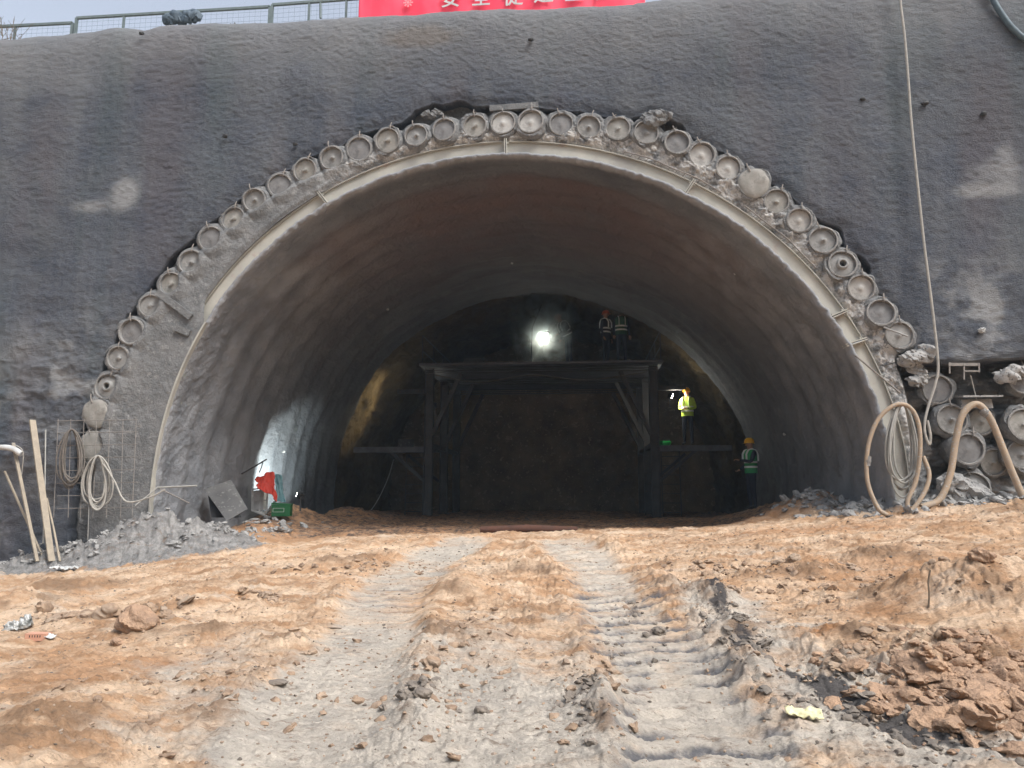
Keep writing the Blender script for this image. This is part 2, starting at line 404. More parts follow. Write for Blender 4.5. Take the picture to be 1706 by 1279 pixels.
PC2 = [at(e[0], e[1], YW + e[4]) for e in extra]
pp = [(math.atan2(p.z - CZ, p.x - CX), math.hypot(p.x - CX, p.z - CZ)) for p in PC]
pt = np.array([(t if t > -1.6 else t + 2 * math.pi) for t, r in pp]); pr = np.array([r for t, r in pp])
PF = np.polyfit(pt, pr, 6)
def RP(t):
    tt = np.clip(t, pt.min(), pt.max()); return np.polyval(PF, tt) + np.maximum(0, t - pt.max()) * 1.0
T_BREAK = polar(1548, 590)[0]; T_BREAK2 = polar(1760, 598)[0]
def RH(t):
    """ragged edge of the sprayed wall above the pipe row"""
    s = t * 7.5
    r = RP(t) + .235 - .03 * sstep(1.2, .9, t) + .03 * fbm(s * 3.3, s * 0 + 2, 4, 5) + .17 * np.maximum(0, fbm(s * .9, s * 0 + 8, 2, 21) - .02) ** .8 + .07 * np.maximum(0, fbm(s * 5, s * 0 + 4, 3, 31))
    def gap(px, py, wd, amp):
        a = polar(px, py)[0]; return amp * np.exp(-((t - a) / wd) ** 2)
    r = r + gap(700, 180, .09, .20) + gap(600, 205, .05, .10) + gap(765, 180, .03, .16) + gap(1100, 180, .05, .25) + gap(1135, 195, .03, .15) + gap(1395, 385, .035, .2) + gap(1440, 430, .04, .16) + gap(165, 600, .06, .06)
    # right foot: the sprayed face is broken away
    k = sstep(T_BREAK + .02, T_BREAK2, t)
    far = 12.0 / np.maximum(np.cos(t), .3)
    zc = .18 * fbm(s * 6, s * 0, 3, 77)
    edge = (at(1650, 602, YW).z - CZ + .10 * fbm(t * 60, t * 0, 3, 78)) / np.maximum(np.sin(t), .05)
    r = np.where(t < T_BREAK, np.maximum(r, np.minimum(np.abs(edge), far)), r)
    return r
crest_px = [(-700, 120), (-300, 85), (0, 60), (60, 56), (120, 50), (170, 42), (230, 46), (265, 38), (340, 33), (420, 33), (500, 28), (590, 22), (700, 20), (760, 13), (900, 10),
            (1050, 2), (1150, -10), (1400, -30), (1706, -60), (2400, -110)]
cr = [at(a, b, YW) for a, b in crest_px]
crx = np.array([p.x for p in cr]); crz = np.array([p.z for p in cr])
def ztop(x): return np.interp(x, crx, crz) + .14 + .03 * fbm(np.asarray(x) * 2.2, np.asarray(x) * 0, 4, 41)
XL, XR, ZB = -17.0, 15.0, -1.0
# --- sprayed wall face
wall = empty('portal_wall', (CX, YW, .8)); tag(wall, 'grey sprayed concrete wall around the tunnel mouth, rough and stained', 'wall')
def local(P, root):
    Q = P.copy(); Q[..., 0] -= root.location.x; Q[..., 1] -= root.location.y; Q[..., 2] -= root.location.z; return Q
NTH, NR = 1500, 300
th = np.linspace(-.42, math.pi + .42, NTH)
def rmax(t):
    c = np.cos(t); s = np.sin(t); big = 1e3
    rx = np.where(c > 1e-6, (XR - CX) / np.maximum(c, 1e-6), np.where(c < -1e-6, (XL - CX) / np.minimum(c, -1e-6), big))
    r = np.minimum(rx, np.where(s < -1e-6, (ZB - CZ) / np.minimum(s, -1e-6), big))
    rt = np.full_like(t, 8.0)
    for i in range(40):
        x = CX + rt * c; zt = ztop(np.clip(x, XL, XR)); rt = np.where(s > .02, (zt - CZ) / np.maximum(s, .02), 1e3); rt = np.minimum(rt, 40)
    return np.minimum(r, rt)
rm = rmax(th); rh = np.minimum(RH(th), rm - .01)
# denser cells near the arch
tt = np.linspace(0, 1, NR) ** 1.15
Rg = rh[None, :] + (rm - rh)[None, :] * tt[:, None]
X = CX + Rg * np.cos(th)[None, :]; Z = CZ + Rg * np.sin(th)[None, :]
def wallbump(X, Z):
    b = .085 * fbm(X * .45, Z * .45, 3, 3) + .010 * fbm(X * 2.6, Z * 3.6, 4, 9) + .012 * fbm(X * 11, Z * 15, 2, 15)
    low = sstep(6.3, 3.4, Z) * (sstep(-5.5, -8.5, X) + sstep(5.2, 6.5, X))
    b = b + low * (.06 * fbm(X * 1.7, Z * 2.2, 5, 55, .6, True))
    return b
edge = np.exp(-((Rg - rh[None, :]) / .12) ** 2)
Yd = YW - wallbump(X, Z) + .05 * edge
Yd = Yd - .0 * X
# the top rolls back over the crest
dz = ztop(X) - Z
Yd = Yd + .30 * np.exp(-np.clip(dz, 0, 5) / .18) + .02 * Z * 0
P = np.stack([X, Yd, Z], -1)
lip = []
for dy, dr in ((.55, .10), (.38, .04), (.2, .0), (.06, -.015)):
    q = P[0].copy(); q[:, 1] = P[0][:, 1] + dy + .03 * fbm(th * 40, th * 0 + dy * 9, 3, 4)
    q[:, 0] += np.cos(th) * dr; q[:, 2] += np.sin(th) * dr; lip.append(q)
P = np.concatenate([np.array(lip), P], 0)
def gauss(X, Z, px, py, sx, sz, Y=YW):
    p = at(px, py, Y); return np.exp(-((X - p.x) / sx) ** 2 - ((Z - p.z) / sz) ** 2)
Xa, Za = P[..., 0], P[..., 2]
nn = .25 * fbm(Xa * 3, Za * 3, 4, 61)
pl = 1.35 * gauss(Xa, Za, 208, 322, .27, .36) + .9 * gauss(Xa, Za, 150, 345, .4, .2) + .75 * gauss(Xa, Za, 1665, 285, .6, .35) + .9 * gauss(Xa, Za, 1640, 318, .7, .15) + .5 * gauss(Xa, Za, 1675, 248, .2, .2)
pl = sstep(.25, 1.05, pl + nn) * .75
pl = pl + .5 * sstep(.2, .9, gauss(Xa, Za, 60, 600, 1.2, .7) + nn) * .5 + .42 * sstep(2.0, .2, ztop(Xa) - Za + .5 * fbm(Xa * .7, Za * .7, 3, 66))
# bright overspray splashes low on both sides
low = sstep(4.6, 3.2, Za) * (sstep(5.0, 6.0, Xa) + .5 * sstep(-6.8, -8.2, Xa))
low = low + 1.2 * np.exp(-((Xa - 6.6) / 1.5) ** 2 - ((Za - 4.6) / .8) ** 2) + .8 * np.exp(-((Xa + 9.3) / .9) ** 2 - ((Za - 3.9) / .9) ** 2)
pl = pl + np.clip(low, 0, 1.3) * .6 * sstep(-.1, .5, fbm(Xa * 2.2, Za * 2.6, 4, 91))
rust = sstep(.3, .8, gauss(Xa, Za, 700, 60, .8, .3) + nn) * .4
face = grid_obj('sprayed_face', local(P, wall), M['shot'], wall, {'pale': np.clip(pl, 0, 1), 'rust': rust})

# --- mortar collar behind and between the pipes
NR2 = 150
th2 = np.linspace(-.40, math.pi + .40, 1900)
rin = RB(th2) - .0; rout = RH(th2) + .5
rout = np.where(th2 < T_BREAK, np.minimum(rout, 12.0), rout)
# finer cells close to the arch
tt2 = np.linspace(0, 1, NR2)
tt2 = np.concatenate([tt2])
cut_l = sstep(2.66, 2.76, th2)                         # low left: the collar covers the arch beam
rin = rin - cut_l * .30 + .008 * fbm(th2 * 60, th2 * 0, 3, 71) * cut_l
Rg2 = rin[None, :] + (rout - rin)[None, :] * tt2[:, None] ** np.where(th2 < T_BREAK, 1.6, 1.0)[None, :]
X2 = CX + Rg2 * np.cos(th2)[None, :]; Z2 = CZ + Rg2 * np.sin(th2)[None, :]
dmin = np.full(X2.shape, 9.0)
for p in PC + PC2[:4]:
    dmin = np.minimum(dmin, np.hypot(X2 - p.x, Z2 - p.z))
inside = sstep(.02, .2, (RP(th2)[None, :] - Rg2))       # 1 on the tunnel side of the pipe row
left = sstep(1.75, 2.35, th2)[None, :] * np.ones_like(X2)
right_r = sstep(1.25, .9, th2)[None, :] * np.ones_like(X2)
dep = .035 + .25 * sstep(.25, .44, dmin) * (1 - .75 * inside) 
dep = dep - .10 * left * inside - .02
dcap = sstep(.205, .17, dmin)
dep = np.where(Rg2 > RP(th2)[None, :] + .25, np.maximum(dep, .34), dep)
rough = .008 + .05 * (1 - left) * inside + .03 * (1 - inside)
dep = dep + rough * fbm(X2 * 9, Z2 * 9, 4, 14, .6) + .02 * fbm(X2 * 2, Z2 * 2, 3, 19)
brk = sstep(T_BREAK + .03, T_BREAK - .03, th2)[None, :] * sstep(.25, .6, Rg2 - RB(th2)[None, :])
dep = dep + brk * (.22 + .28 * fbm(X2 * 1.5, Z2 * 1.8, 5, 23, .6, True))
dep = dep * (1 - dcap) + .30 * dcap
dep = dep + .04 * np.exp(-((Rg2 - rin[None, :]) / .05) ** 2) * (1 - cut_l)[None, :]
near_e = sstep(.45, .12, Rg2 - rin[None, :]) * cut_l[None, :]
dep = dep * (1 - near_e) + (-.045 + .010 * fbm(X2 * 5, Z2 * 5, 3, 17)) * near_e
P2 = np.stack([X2, YW + dep, Z2], -1)
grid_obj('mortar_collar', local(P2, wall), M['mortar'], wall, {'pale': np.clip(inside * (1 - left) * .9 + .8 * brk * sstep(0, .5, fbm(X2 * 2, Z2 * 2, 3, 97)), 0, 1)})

# --- steel arch: I beam bent to the arch, web in the plane of the wall
arch = empty('steel_arch', (CX, YW + .1, .8)); tag(arch, 'cream painted steel I-beam arch rimming the tunnel mouth, joined by bolted plates', 'arch')
joints = [-.38] + sorted([polar(1455, 560)[0], polar(1415, 515)[0], polar(1155, 302)[0], polar(842, 236)[0], polar(532, 322)[0], polar(308, 548)[0]]) + [math.pi + .38]
def arch_pt(t, dr, y): 
    r = float(RB(t)) + dr; return Vector((CX + r * math.cos(t), y, CZ + r * math.sin(t))) - arch.location
BH = .285
def annular(t0, t1, prof, n):
    m = MB(); ts = np.linspace(t0, t1, n); k = len(prof); vs = []; fs = []
    for t in ts:
        for dr, y in prof: vs.append(arch_pt(t, dr, y))
    for i in range(n - 1):
        for j in range(k):
            fs.append((i * k + j, i * k + (j + 1) % k, (i + 1) * k + (j + 1) % k, (i + 1) * k + j))
    fs.append(tuple(range(k))); fs.append(tuple((n - 1) * k + j for j in range(k))[::-1])
    return m.add(vs, fs)
yc = YW + .105
prof = [(0, yc - .06), (0, yc + .085), (-.014, yc + .085), (-.014, yc + .006), (-BH + .014, yc + .006), (-BH + .014, yc + .085), (-BH, yc + .085),
        (-BH, yc - .06), (-BH + .014, yc - .06), (-BH + .014, yc - .006), (-.014, yc - .006), (-.014, yc - .06)]
for i in range(len(joints) - 1):
    annular(joints[i] + .002, joints[i + 1] - .002, prof, max(12, int((joints[i + 1] - joints[i]) * 60))).build('beam_segment', M['arch'], arch)
for t in joints[1:-1]:
    m = MB()
    for s in (-1, 1):
        a = t + s * .0022
        c0 = arch_pt(a, -BH / 2, yc - .012)
        rad = Vector((math.cos(t), 0, math.sin(t))); tan = Vector((-math.sin(t), 0, math.cos(t)))
        Mx = Matrix((rad, Vector((0, 1, 0)), tan)).transposed()
        m.box(c0 + tan * s * .004, (BH + .07, .215, .016), Mx)
        for q in (-.09, .09):
            m.tube([c0 + rad * q + Vector((0, -.06, 0)) + tan * s * .01, c0 + rad * q + Vector((0, -.06, 0)) + tan * s * .05], .014, 6)
    m.build('joint_plate', M['arch'], arch)
annular(2.735, 3.5, [(-.290, YW - .085), (-.290, YW + .02), (-.322, YW + .02), (-.322, YW - .085)], 60).build('edge_flange', M['arch'], arch)
m = MB()
for (a, b) in ((.90, 1.22), (.55, .82)):                # thin tie bar running along the outer flange
    m.tube([arch_pt(t, .05 + .01 * math.sin(t * 40), YW - .02) for t in np.linspace(a, b, 20)], .011, 6)
    for t in np.linspace(a, b, 14): m.tube([arch_pt(t, .05, YW - .02), arch_pt(t + .004, -.005, YW + .03)], .007, 5)
m.build('tie_bar', M['rebar'], arch)

# --- lining of the tunnel
YL = 22.3
lin = empty('tunnel_lining', (CX, YW, .8)); tag(lin, 'dark sprayed concrete vault lining the inside of the tunnel', 'tunnel')
th3 = np.linspace(-.38, math.pi + .38, 1100)
ys = np.concatenate([[YW + .095, YW + .05, YW - .01, YW - .03, YW - .01], YW + .03 + (YL - YW) * np.linspace(0, 1, 330) ** 1.25])
dr = np.concatenate([[-.235, -.240, -.255, -.285, -.31], np.full(330, -.33)])
TH, YY = np.meshgrid(th3, ys); DR = np.repeat(dr[:, None], len(th3), 1)
S_ = TH * 6.5
deep = sstep(YW, YW + 1.2, YY)
nz = .03 * fbm(S_ * 5, YY * 5, 4, 101, .6) + .10 * deep * fbm(S_ * .5, YY * .35, 3, 102) + .032 * np.sin(YY * 2 * math.pi / .8 + .7 * fbm(S_ * .4, YY * .4, 2, 103)) * deep
fr = np.exp(-((YY - YW) / .12) ** 2)
nz = nz + fr * (.010 + .022 * sstep(2.6, 2.3, TH)) * fbm(S_ * 9, YY * 3, 5, 104, .75)
step = -.0 * YY
RR = RB(TH) + DR + nz
foot = np.maximum(sstep(.05, -.35, TH), sstep(math.pi - .05, math.pi + .35, TH)); RR = RR + .0 * foot
PL = np.stack([CX + RR * np.cos(TH), YY + fr * .02 * fbm(S_ * 8, YY, 3, 105), CZ + RR * np.sin(TH)], -1)
redm = sstep(.35, .8, np.sin(np.clip(TH, 0, math.pi))) * sstep(YW + .5, YW + 1.2, YY) * sstep(YW + 7.5, YW + 2.5, YY) * (.8 + .5 * fbm(S_ * .8, YY * .8, 3, 107))
palem = fr * .9 + .75 * (sstep(1.35, .5, TH) + sstep(1.8, 2.6, TH)) * sstep(YW + 7.0, YW + 1, YY) * (.7 + .6 * fbm(S_ * 2, YY * 2, 4, 108))  # pale mortar fringe; sides paler near the mouth, daylight put into the colour
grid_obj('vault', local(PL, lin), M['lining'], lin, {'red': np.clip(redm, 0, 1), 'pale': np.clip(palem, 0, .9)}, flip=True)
# end ring of the lining (thickness)
m = []
for y, d in ((YL, -.33), (YL + .02, -.2), (YL + .05, .25), (YL + .05, 1.2)):
    rr = RB(th3) + d + nz[-1] + .05 * fbm(th3 * 20, th3 * 0 + d, 3, 109)
    m.append(np.stack([CX + rr * np.cos(th3), y + .04 * fbm(th3 * 15, th3 * 0 + d * 3, 3, 110), CZ + rr * np.sin(th3)], -1))
grid_obj('end_ring', local(np.array(m), lin), M['lining'], lin, {'red': np.zeros((4, len(th3))), 'pale': np.zeros((4, len(th3)))}, flip=True)
# --- raw excavated heading
YE = 31.0
th4 = np.linspace(-.42, math.pi + .42, 420); ys4 = np.linspace(YL - .1, YE, 190)
TH4, Y4 = np.meshgrid(th4, ys4)
R4 = RB(TH4) - .12 + .28 * fbm(TH4 * 6, Y4 * .9, 5, 121, .55) + .12 * fbm(TH4 * 14, Y4 * .5, 3, 125, .6, True) - .0
PH = np.stack([CX + R4 * np.cos(TH4), Y4, CZ + R4 * np.sin(TH4)], -1)
head = empty('excavated_heading', (CX, YL, .8)); tag(head, 'raw yellow-brown soil walls and end face beyond the lining, partly lamplit', 'excavation')
grid_obj('soil_walls', local(PH, head), M['soil'], head, flip=True)
uu, vv = np.meshgrid(np.linspace(-7.6, 7.6, 150), np.linspace(-1.5, 7.6, 110))
fm = simple('face_soil_lit', (.24, .18, .12), (.13, .10, .07), 1.6, .95, 0, .9, 9, .08, (.3, .24, .17))  # end face soil paler than the walls, warm glow put into its colour
grid_obj('end_face', local(np.stack([CX + uu, YE - .6 - .5 * fbm(uu * .5, vv * .5, 5, 130, .6) - .35 * (1 - vv / 7.6), .8 + vv], -1), head), fm, head)

# --- hill above the wall
xs = np.linspace(XL, XR, 300); yy = np.concatenate([[0.3, .45, .7], np.linspace(1, 25, 40)])
XX, Y5 = np.meshgrid(xs, yy)
ZZ = ztop(XX) - .03 - .35 * sstep(0, 1.5, Y5 - .3) + .05 * fbm(XX * 1.2, Y5 * 1.2, 4, 140) * sstep(.3, .8, Y5) - .03 * (Y5 - .3)
hill = grid_obj('hill', np.stack([XX, YW + Y5, ZZ], -1), M['hill']); tag(hill, kind='structure')

aa, hh = np.meshgrid(np.radians(np.linspace(95, 265, 90)), np.linspace(0, 1, 20))
rr_ = 24 + 26 * hh + 2 * fbm(aa * 6, hh * 3, 3, 401); zz_ = -1 + 22 * sstep(-.2, 1, hh) + 1.2 * fbm(aa * 9, hh * 4, 4, 402)
far = grid_obj('sky_block_slope', np.stack([rr_ * np.sin(aa), rr_ * np.cos(aa), zz_], -1), simple('sky_block_cover', (.045, .055, .03), (.08, .07, .04), .4, .95, 0, .8, 3, .3)); tag(far, kind='structure')  # unseen slope added behind the camera to cut low sky light
# ------------------------------------------------------------------ ground
PXs = [-20, -12, -8.9, -7.6, -5.5, -4, -1, 2, 4, 5.5, 7, 9, 16]
PZs = [.1, .2, .28, .42, .62, .74, .84, .92, 1.1, 1.22, 1.36, 1.36, 1.5]
def gbase(x, y):
    x = np.asarray(x, float); y = np.asarray(y, float)
    pz = np.interp(x, PXs, PZs)
    near = -.02 + .02 * x
    t = np.clip((y - 4.0) / 8.2, 0, 1.0)
    z = near * (1 - t) + pz * t
    z = np.where(y < 4, near, z)
    ins = sstep(13.2, 17.5, y)
    return z * (1 - ins) + .78 * ins
def gpos(px, py):
    d = ray(px, py); lo = 1.0
    for i in range(4000):
        t = lo + i * .02
        p = CAM + d * t
        if p.z < float(gbase(p.x, p.y)): return Vector((p.x, p.y, float(gbase(p.x, p.y))))
    return CAM + d * 30
trackL = [gpos(*p) for p in [(430, 1500), (480, 1279), (545, 1150), (612, 1050), (655, 980), (715, 930), (775, 902)]]
trackR = [gpos(*p) for p in [(1290, 1500), (1195, 1279), (1125, 1150), (1065, 1050), (1020, 980), (975, 930), (935, 902)]]
trackM = [gpos(*p) for p in [(800, 1500), (790, 1279), (790, 1200), (800, 1130)]]
def dpoly(X, Y, pts):
    best = np.full(X.shape, 99.0); par = np.zeros(X.shape); acc = 0; sd = np.zeros(X.shape)
    for a, b in zip(pts[:-1], pts[1:]):
        dx, dy = b.x - a.x, b.y - a.y; L = math.hypot(dx, dy)
        t = np.clip(((X - a.x) * dx + (Y - a.y) * dy) / L ** 2, 0, 1)
        ex, ey = X - a.x - t * dx, Y - a.y - t * dy
        d = np.hypot(ex, ey); k = d < best
        best = np.where(k, d, best); par = np.where(k, acc + t * L, par); acc += L
        sd = np.where(k, np.sign(ex * dy - ey * dx), sd)
    return best, par, sd
# bumps: px, py, height, radius x, radius y
bumps = [(1560, 1010, .17, .8, .55), (1700, 1020, .26, .8, .6), (1440, 1090, .16, .45, .35), (1600, 1130, .20, .6, .35), (1330, 960, .10, .5, .3), (1500, 930, .10, .7, .4),
         (1190, 1000, .13, .20, .35), (1230, 1060, .10, .18, .3), (1260, 1130, .08, .15, .3), (1130, 950, .08, .3, .3),
         (770, 985, .15, .30, .30), (870, 955, .12, .35, .3), (800, 1060, .07, .3, .4), (720, 1090, .07, .2, .4), (690, 1200, .05, .15, .4), (900, 1030, .05, .3, .4),
         (120, 985, .16, .9, .25), (40, 1010, .14, .6, .4), (300, 1060, .06, .8, .3), (60, 1200, .08, .6, .4), (0, 1290, .09, .6, .5), (350, 1010, .06, .5, .3), (200, 1000, -.06, .5, .2),
         (170, 1022, -.16, .42, .16), (420, 1000, .07, .18, .15), (560, 940, .06, .5, .25), (480, 1080, .05, .4, .3), (380, 1230, .05, .3, .3), (1000, 1180, .05, .12, .4), (970, 1110, .05, .12, .3),
         (300, 900, .10, .6, .2), (1620, 880, .06, .8, .3), (1400, 900, .05, .6, .2)]
BP = [(gpos(a, b), h, sx, sy) for a, b, h, sx, sy in bumps]
# mounds placed in metres: x, y, height, rx, ry
MD = [(-7.4, 12.35, .55, .9, .38), (-8.8, 12.35, .30, 1.2, .35), (-6.6, 12.9, .42, .7, .5), (-6.7, 15.0, .35, .8, 1.2), (-6.9, 17.2, .42, .8, .9), (-6.2, 19.5, .35, .8, 1.2),
      (4.5, 15.0, .45, .9, 1.1), (4.6, 17.5, .50, .8, 1.6), (5.4, 13.0, .22, .6, .6), (3.7, 14.4, .15, .7, .6), (6.8, 12.2, .12, 1.5, .5), (4.5, 20.0, .3, .8, 1.5), (-6.2, 22, .2, .8, 1.5)]
def ground(X, Y, detail=True):
    Z = gbase(X, Y)
    g = np.zeros(X.shape)
    for p, h, sx, sy in BP: g += 1.35 * h * np.exp(-((X - p.x) / sx) ** 2 - ((Y - p.y) / sy) ** 2)
    for x, y, h, rx, ry in MD: g += h * np.exp(-((X - x) / rx) ** 2 - ((Y - y) / ry) ** 2) 
    dl, pl_, sl = dpoly(X, Y, trackL); dr_, pr_, sr = dpoly(X, Y, trackR)
    inn = sstep(13.5, 11.5, Y)
    wob = .22 * fbm(X * 1.3, Y * 1.3, 4, 203, .6)
    tl = sstep(.62, .26, dl + wob) * inn; tr = sstep(.56, .24, dr_ + wob) * inn
    tm = np.maximum(tl, tr)
    rid = (np.exp(-((dl - .62) / .13) ** 2) + 1.3 * np.exp(-((dr_ - .58) / .13) ** 2)) * inn
    out = {'cr': 0, 'par': pr_, 'sr': sr, 'tl': tl, 'tr': tr, 'dl': dl, 'dr': dr_}
    calm = 1 - .65 * tm
    n1 = fbm(X * 1.1, Y * 1.3, 4, 210); n2 = fbm(X * 4.2, Y * 5.5, 4, 220, .55); n3 = fbm(X * 13, Y * 18, 3, 230, .6)
    rg = fbm(X * 3.0, Y * 4.5, 4, 240, .55, True)
    Z = Z + g * (1 + .18 * n2)
    cr1 = sstep(-.12, .3, fbm(X * 1.7, Y * 2.1, 4, 310) + .9 * np.clip(g, 0, .3) + .25 * rid - .1) * (1 - .8 * tm) * inn * (1 - .75 * np.exp(-((X + .35) / .8) ** 2) * sstep(7.5, 6, Y))
    bl_ = np.abs(vnoise(X * 11, Y * 13, 311)) + .6 * np.abs(vnoise(X * 23 + 3, Y * 27, 312)) + .35 * np.abs(vnoise(X * 47, Y * 52 + 5, 313))
    Z = Z + cr1 * (.034 * bl_ - .012) + .06 * n1 * calm + .036 * n2 * calm + .018 * n3 * (1 - .4 * tm) + .010 * fbm(X * 26, Y * 34, 2, 233, .7) - .05 * tm + .05 * rid * np.maximum(0, .5 + .8 * n2 + .5 * n1) + .045 * np.maximum(0, rg - .2) * calm
    # tyre bars
    lug = np.sin(pr_ * 2 * math.pi / .27 + 5.5 * dr_ + .9 * n1)
    lugl = np.sin(pl_ * 2 * math.pi / .25 + 5.5 * dl + .9 * n1)
    mR = sstep(.60, .40, dr_ + .5 * wob) * inn * sstep(-.9, -.5, fbm(X * .8, Y * .8, 2, 251)); mL = sstep(.58, .38, dl + .5 * wob) * inn * sstep(-.15, .2, fbm(X * 1.1, Y * .8, 2, 252))
    sq = lambda q: np.tanh(2.6 * (q + .15 * n2))
    Z = Z + .024 * mR * sq(lug) + .011 * mL * sq(lugl)
    out['lug'] = mR * sstep(.25, -.35, lug + .6 * n2) * sstep(-.45, .0, fbm(X * 1.6, Y * 1.3, 3, 253) + .1) + .5 * mL * sstep(.0, -.6, lugl + .5 * n2)
    Z = Z + .012 * np.maximum(0, fbm(X * 7, Y * 7, 2, 260) - .35) * 4 * (1 - .5 * tm) * inn
    # broken lump heap low right
    q = gpos(1640, 1180); hp = np.exp(-((X - q.x) / .7) ** 2 - ((Y - q.y) / .45) ** 2)
    Z = Z + hp * .10 * np.maximum(-.3, fbm(X * 6, Y * 7, 3, 270, .5, True))
    q = gpos(200, 1025); hp2 = np.exp(-((X - q.x) / .6) ** 2 - ((Y - q.y) / .25) ** 2)
    Z = Z + hp2 * .16 * fbm(X * 5, Y * 7, 3, 272, .6, True)
    cz = np.exp(-((X + 7.4) / 1.9) ** 2 - ((Y - 12.2) / .7) ** 2) + np.exp(-((X + 9.8) / 1.6) ** 2 - ((Y - 12.2) / .5) ** 2) + .8 * np.exp(-((X - 5.2) / 1.1) ** 2 - ((Y - 13.1) / .8) ** 2)
    Z = Z + cz * (.15 * fbm(X * 3.2, Y * 4, 5, 291, .62, True) + .04 * n3)
    return Z, out
ang_f = np.linspace(-47, 43, 1150)
ang = np.concatenate([np.linspace(-180, -48, 50), ang_f, np.linspace(44, 180, 50)])
rad = np.concatenate([np.geomspace(.05, 2.6, 14), np.geomspace(2.7, 13.6, 560), np.geomspace(13.7, 32, 110), np.geomspace(34, 400, 14)])
A, RD = np.meshgrid(np.radians(ang + 0.0), rad)
GX = RD * np.sin(A - R_(YAW) * 1.0); GY = RD * np.cos(A - R_(YAW) * 1.0)
GZ, mk = ground(GX, GY)
def gg(px, py, sx, sy):
    p = gpos(px, py); return np.exp(-((GX - p.x) / sx) ** 2 - ((GY - p.y) / sy) ** 2)
mid = np.exp(-((GX - (gpos(800, 1200).x)) / .9) ** 2) * sstep(8, 5.5, GY)
grey = .85 * np.maximum(mk['tl'], mk['tr']) + 1.0 * mid + .45 * gg(620, 1240, 1.1, .8) + .4 * gg(1150, 1230, 1.2, .8) + .5 * gg(330, 1110, .35, .7) + .55 * gg(900, 1240, 1.2, .6) + .5 * gg(1330, 1060, .45, .5) + .5 * gg(1330, 1200, .6, .5) + .4 * gg(740, 915, .6, .5) + .4 * gg(400, 1180, .6, .6) \
    + .25 * gg(560, 1150, 1.5, 1.5) - .5 * gg(700, 1000, .5, .8) - .4 * gg(850, 990, .6, .8)
dark = 1.5 * gg(1385, 1160, .11, .15) + 1.3 * gg(1345, 1142, .14, .07) + 1.2 * gg(1475, 1205, .26, .10) + 1.2 * gg(1430, 1185, .16, .09) + .9 * gg(1530, 1225, .2, .08) + .65 * gg(1195, 1005, .13, .2) + .45 * gg(1040, 1020, .14, .5) + .95 * gg(1600, 1240, .3, .09) + .6 * gg(1060, 1010, .08, .3) \
    + .35 * gg(1090, 1120, .3, .4) + .3 * gg(1160, 1200, .3, .3) + .35 * gg(1240, 1070, .15, .3) + .4 * gg(1250, 1130, .1, .2) + .4 * gg(980, 1170, .1, .3) + .4 * gg(700, 1160, .12, .15) + .3 * gg(1250, 1180, .5, .3)
rustm = .85 * gg(1400, 1080, .35, .2) + .45 * gg(1550, 950, 1.6, .8) + .4 * gg(1500, 1030, .6, .25) + .6 * gg(270, 1110, .25, .2) + .35 * gg(100, 1130, .6, .6) + .3 * gg(1000, 870, 3.5, .6) + .5 * sstep(13, 14.5, GY) + .5 * gg(1400, 880, 1.5, .4)
_h = gbase(GX, GY); brn = 1.0 * sstep(.02, .12, GZ - _h - .0) * sstep(-.1, .4, fbm(GX * 2.2, GY * 2.8, 4, 281)) * sstep(13, 11, GY) * sstep(3.0, 3.6, GY)
strip = [gpos(*p) for p in [(1180, 985), (1205, 1030), (1250, 1100), (1330, 1138), (1400, 1172), (1480, 1208), (1590, 1245), (1740, 1300)]]
ds = dpoly(GX, GY, strip)[0]
dark = dark + .80 * sstep(.17, .05, ds + .09 * fbm(GX * 3, GY * 3, 3, 284)) * sstep(-.35, .1, fbm(GX * 1.7, GY * 1.7, 2, 285)); grey = grey + .8 * sstep(.6, .2, ds + .2 * fbm(GX * 1.5, GY * 1.5, 3, 286))
cem = np.zeros(GX.shape)
def mm(x, y, rx, ry): return np.exp(-((GX - x) / rx) ** 2 - ((GY - y) / ry) ** 2)
cem = 1.2 * mm(-7.6, 12.0, 1.5, .75) + 1.0 * mm(-9.6, 12.2, 1.4, .6) + 1.0 * mm(-6.2, 12.7, .9, .7) + .9 * mm(5.2, 12.9, .8, .5) + .6 * mm(4.3, 14.0, .6, .6) + .5 * mm(4.9, 15.5, .4, 2.0) + .5 * gg(1355, 945, .1, .1)
dark = dark + .62 * sstep(12.9, 15.0, GY)  # tunnel floor darkened from the mouth inward, shade put into the colour
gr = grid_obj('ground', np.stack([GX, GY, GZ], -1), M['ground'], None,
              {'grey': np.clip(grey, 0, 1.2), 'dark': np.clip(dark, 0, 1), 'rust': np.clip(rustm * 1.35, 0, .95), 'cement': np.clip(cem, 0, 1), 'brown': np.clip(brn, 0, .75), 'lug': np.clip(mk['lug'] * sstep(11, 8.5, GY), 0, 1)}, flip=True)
tag(gr, kind='structure')
def gz(x, y): return float(ground(np.array([[float(x)]]), np.array([[float(y)]]))[0][0, 0])
def gat(px, py):
    """point of the finished ground seen at a pixel"""
    p = gpos(px, py)
    d = ray(px, py); t0 = (p - CAM).length
    ts = np.arange(max(1.5, t0 - 1.5), t0 + 1.5, .02)
    X = CAM.x + d.x * ts; Y = CAM.y + d.y * ts; Z = CAM.z + d.z * ts
    zz = ground(X[None, :], Y[None, :])[0][0]
    k = np.argmax(Z < zz)
    return Vector((X[k], Y[k], zz[k])) if (Z < zz).any() else p

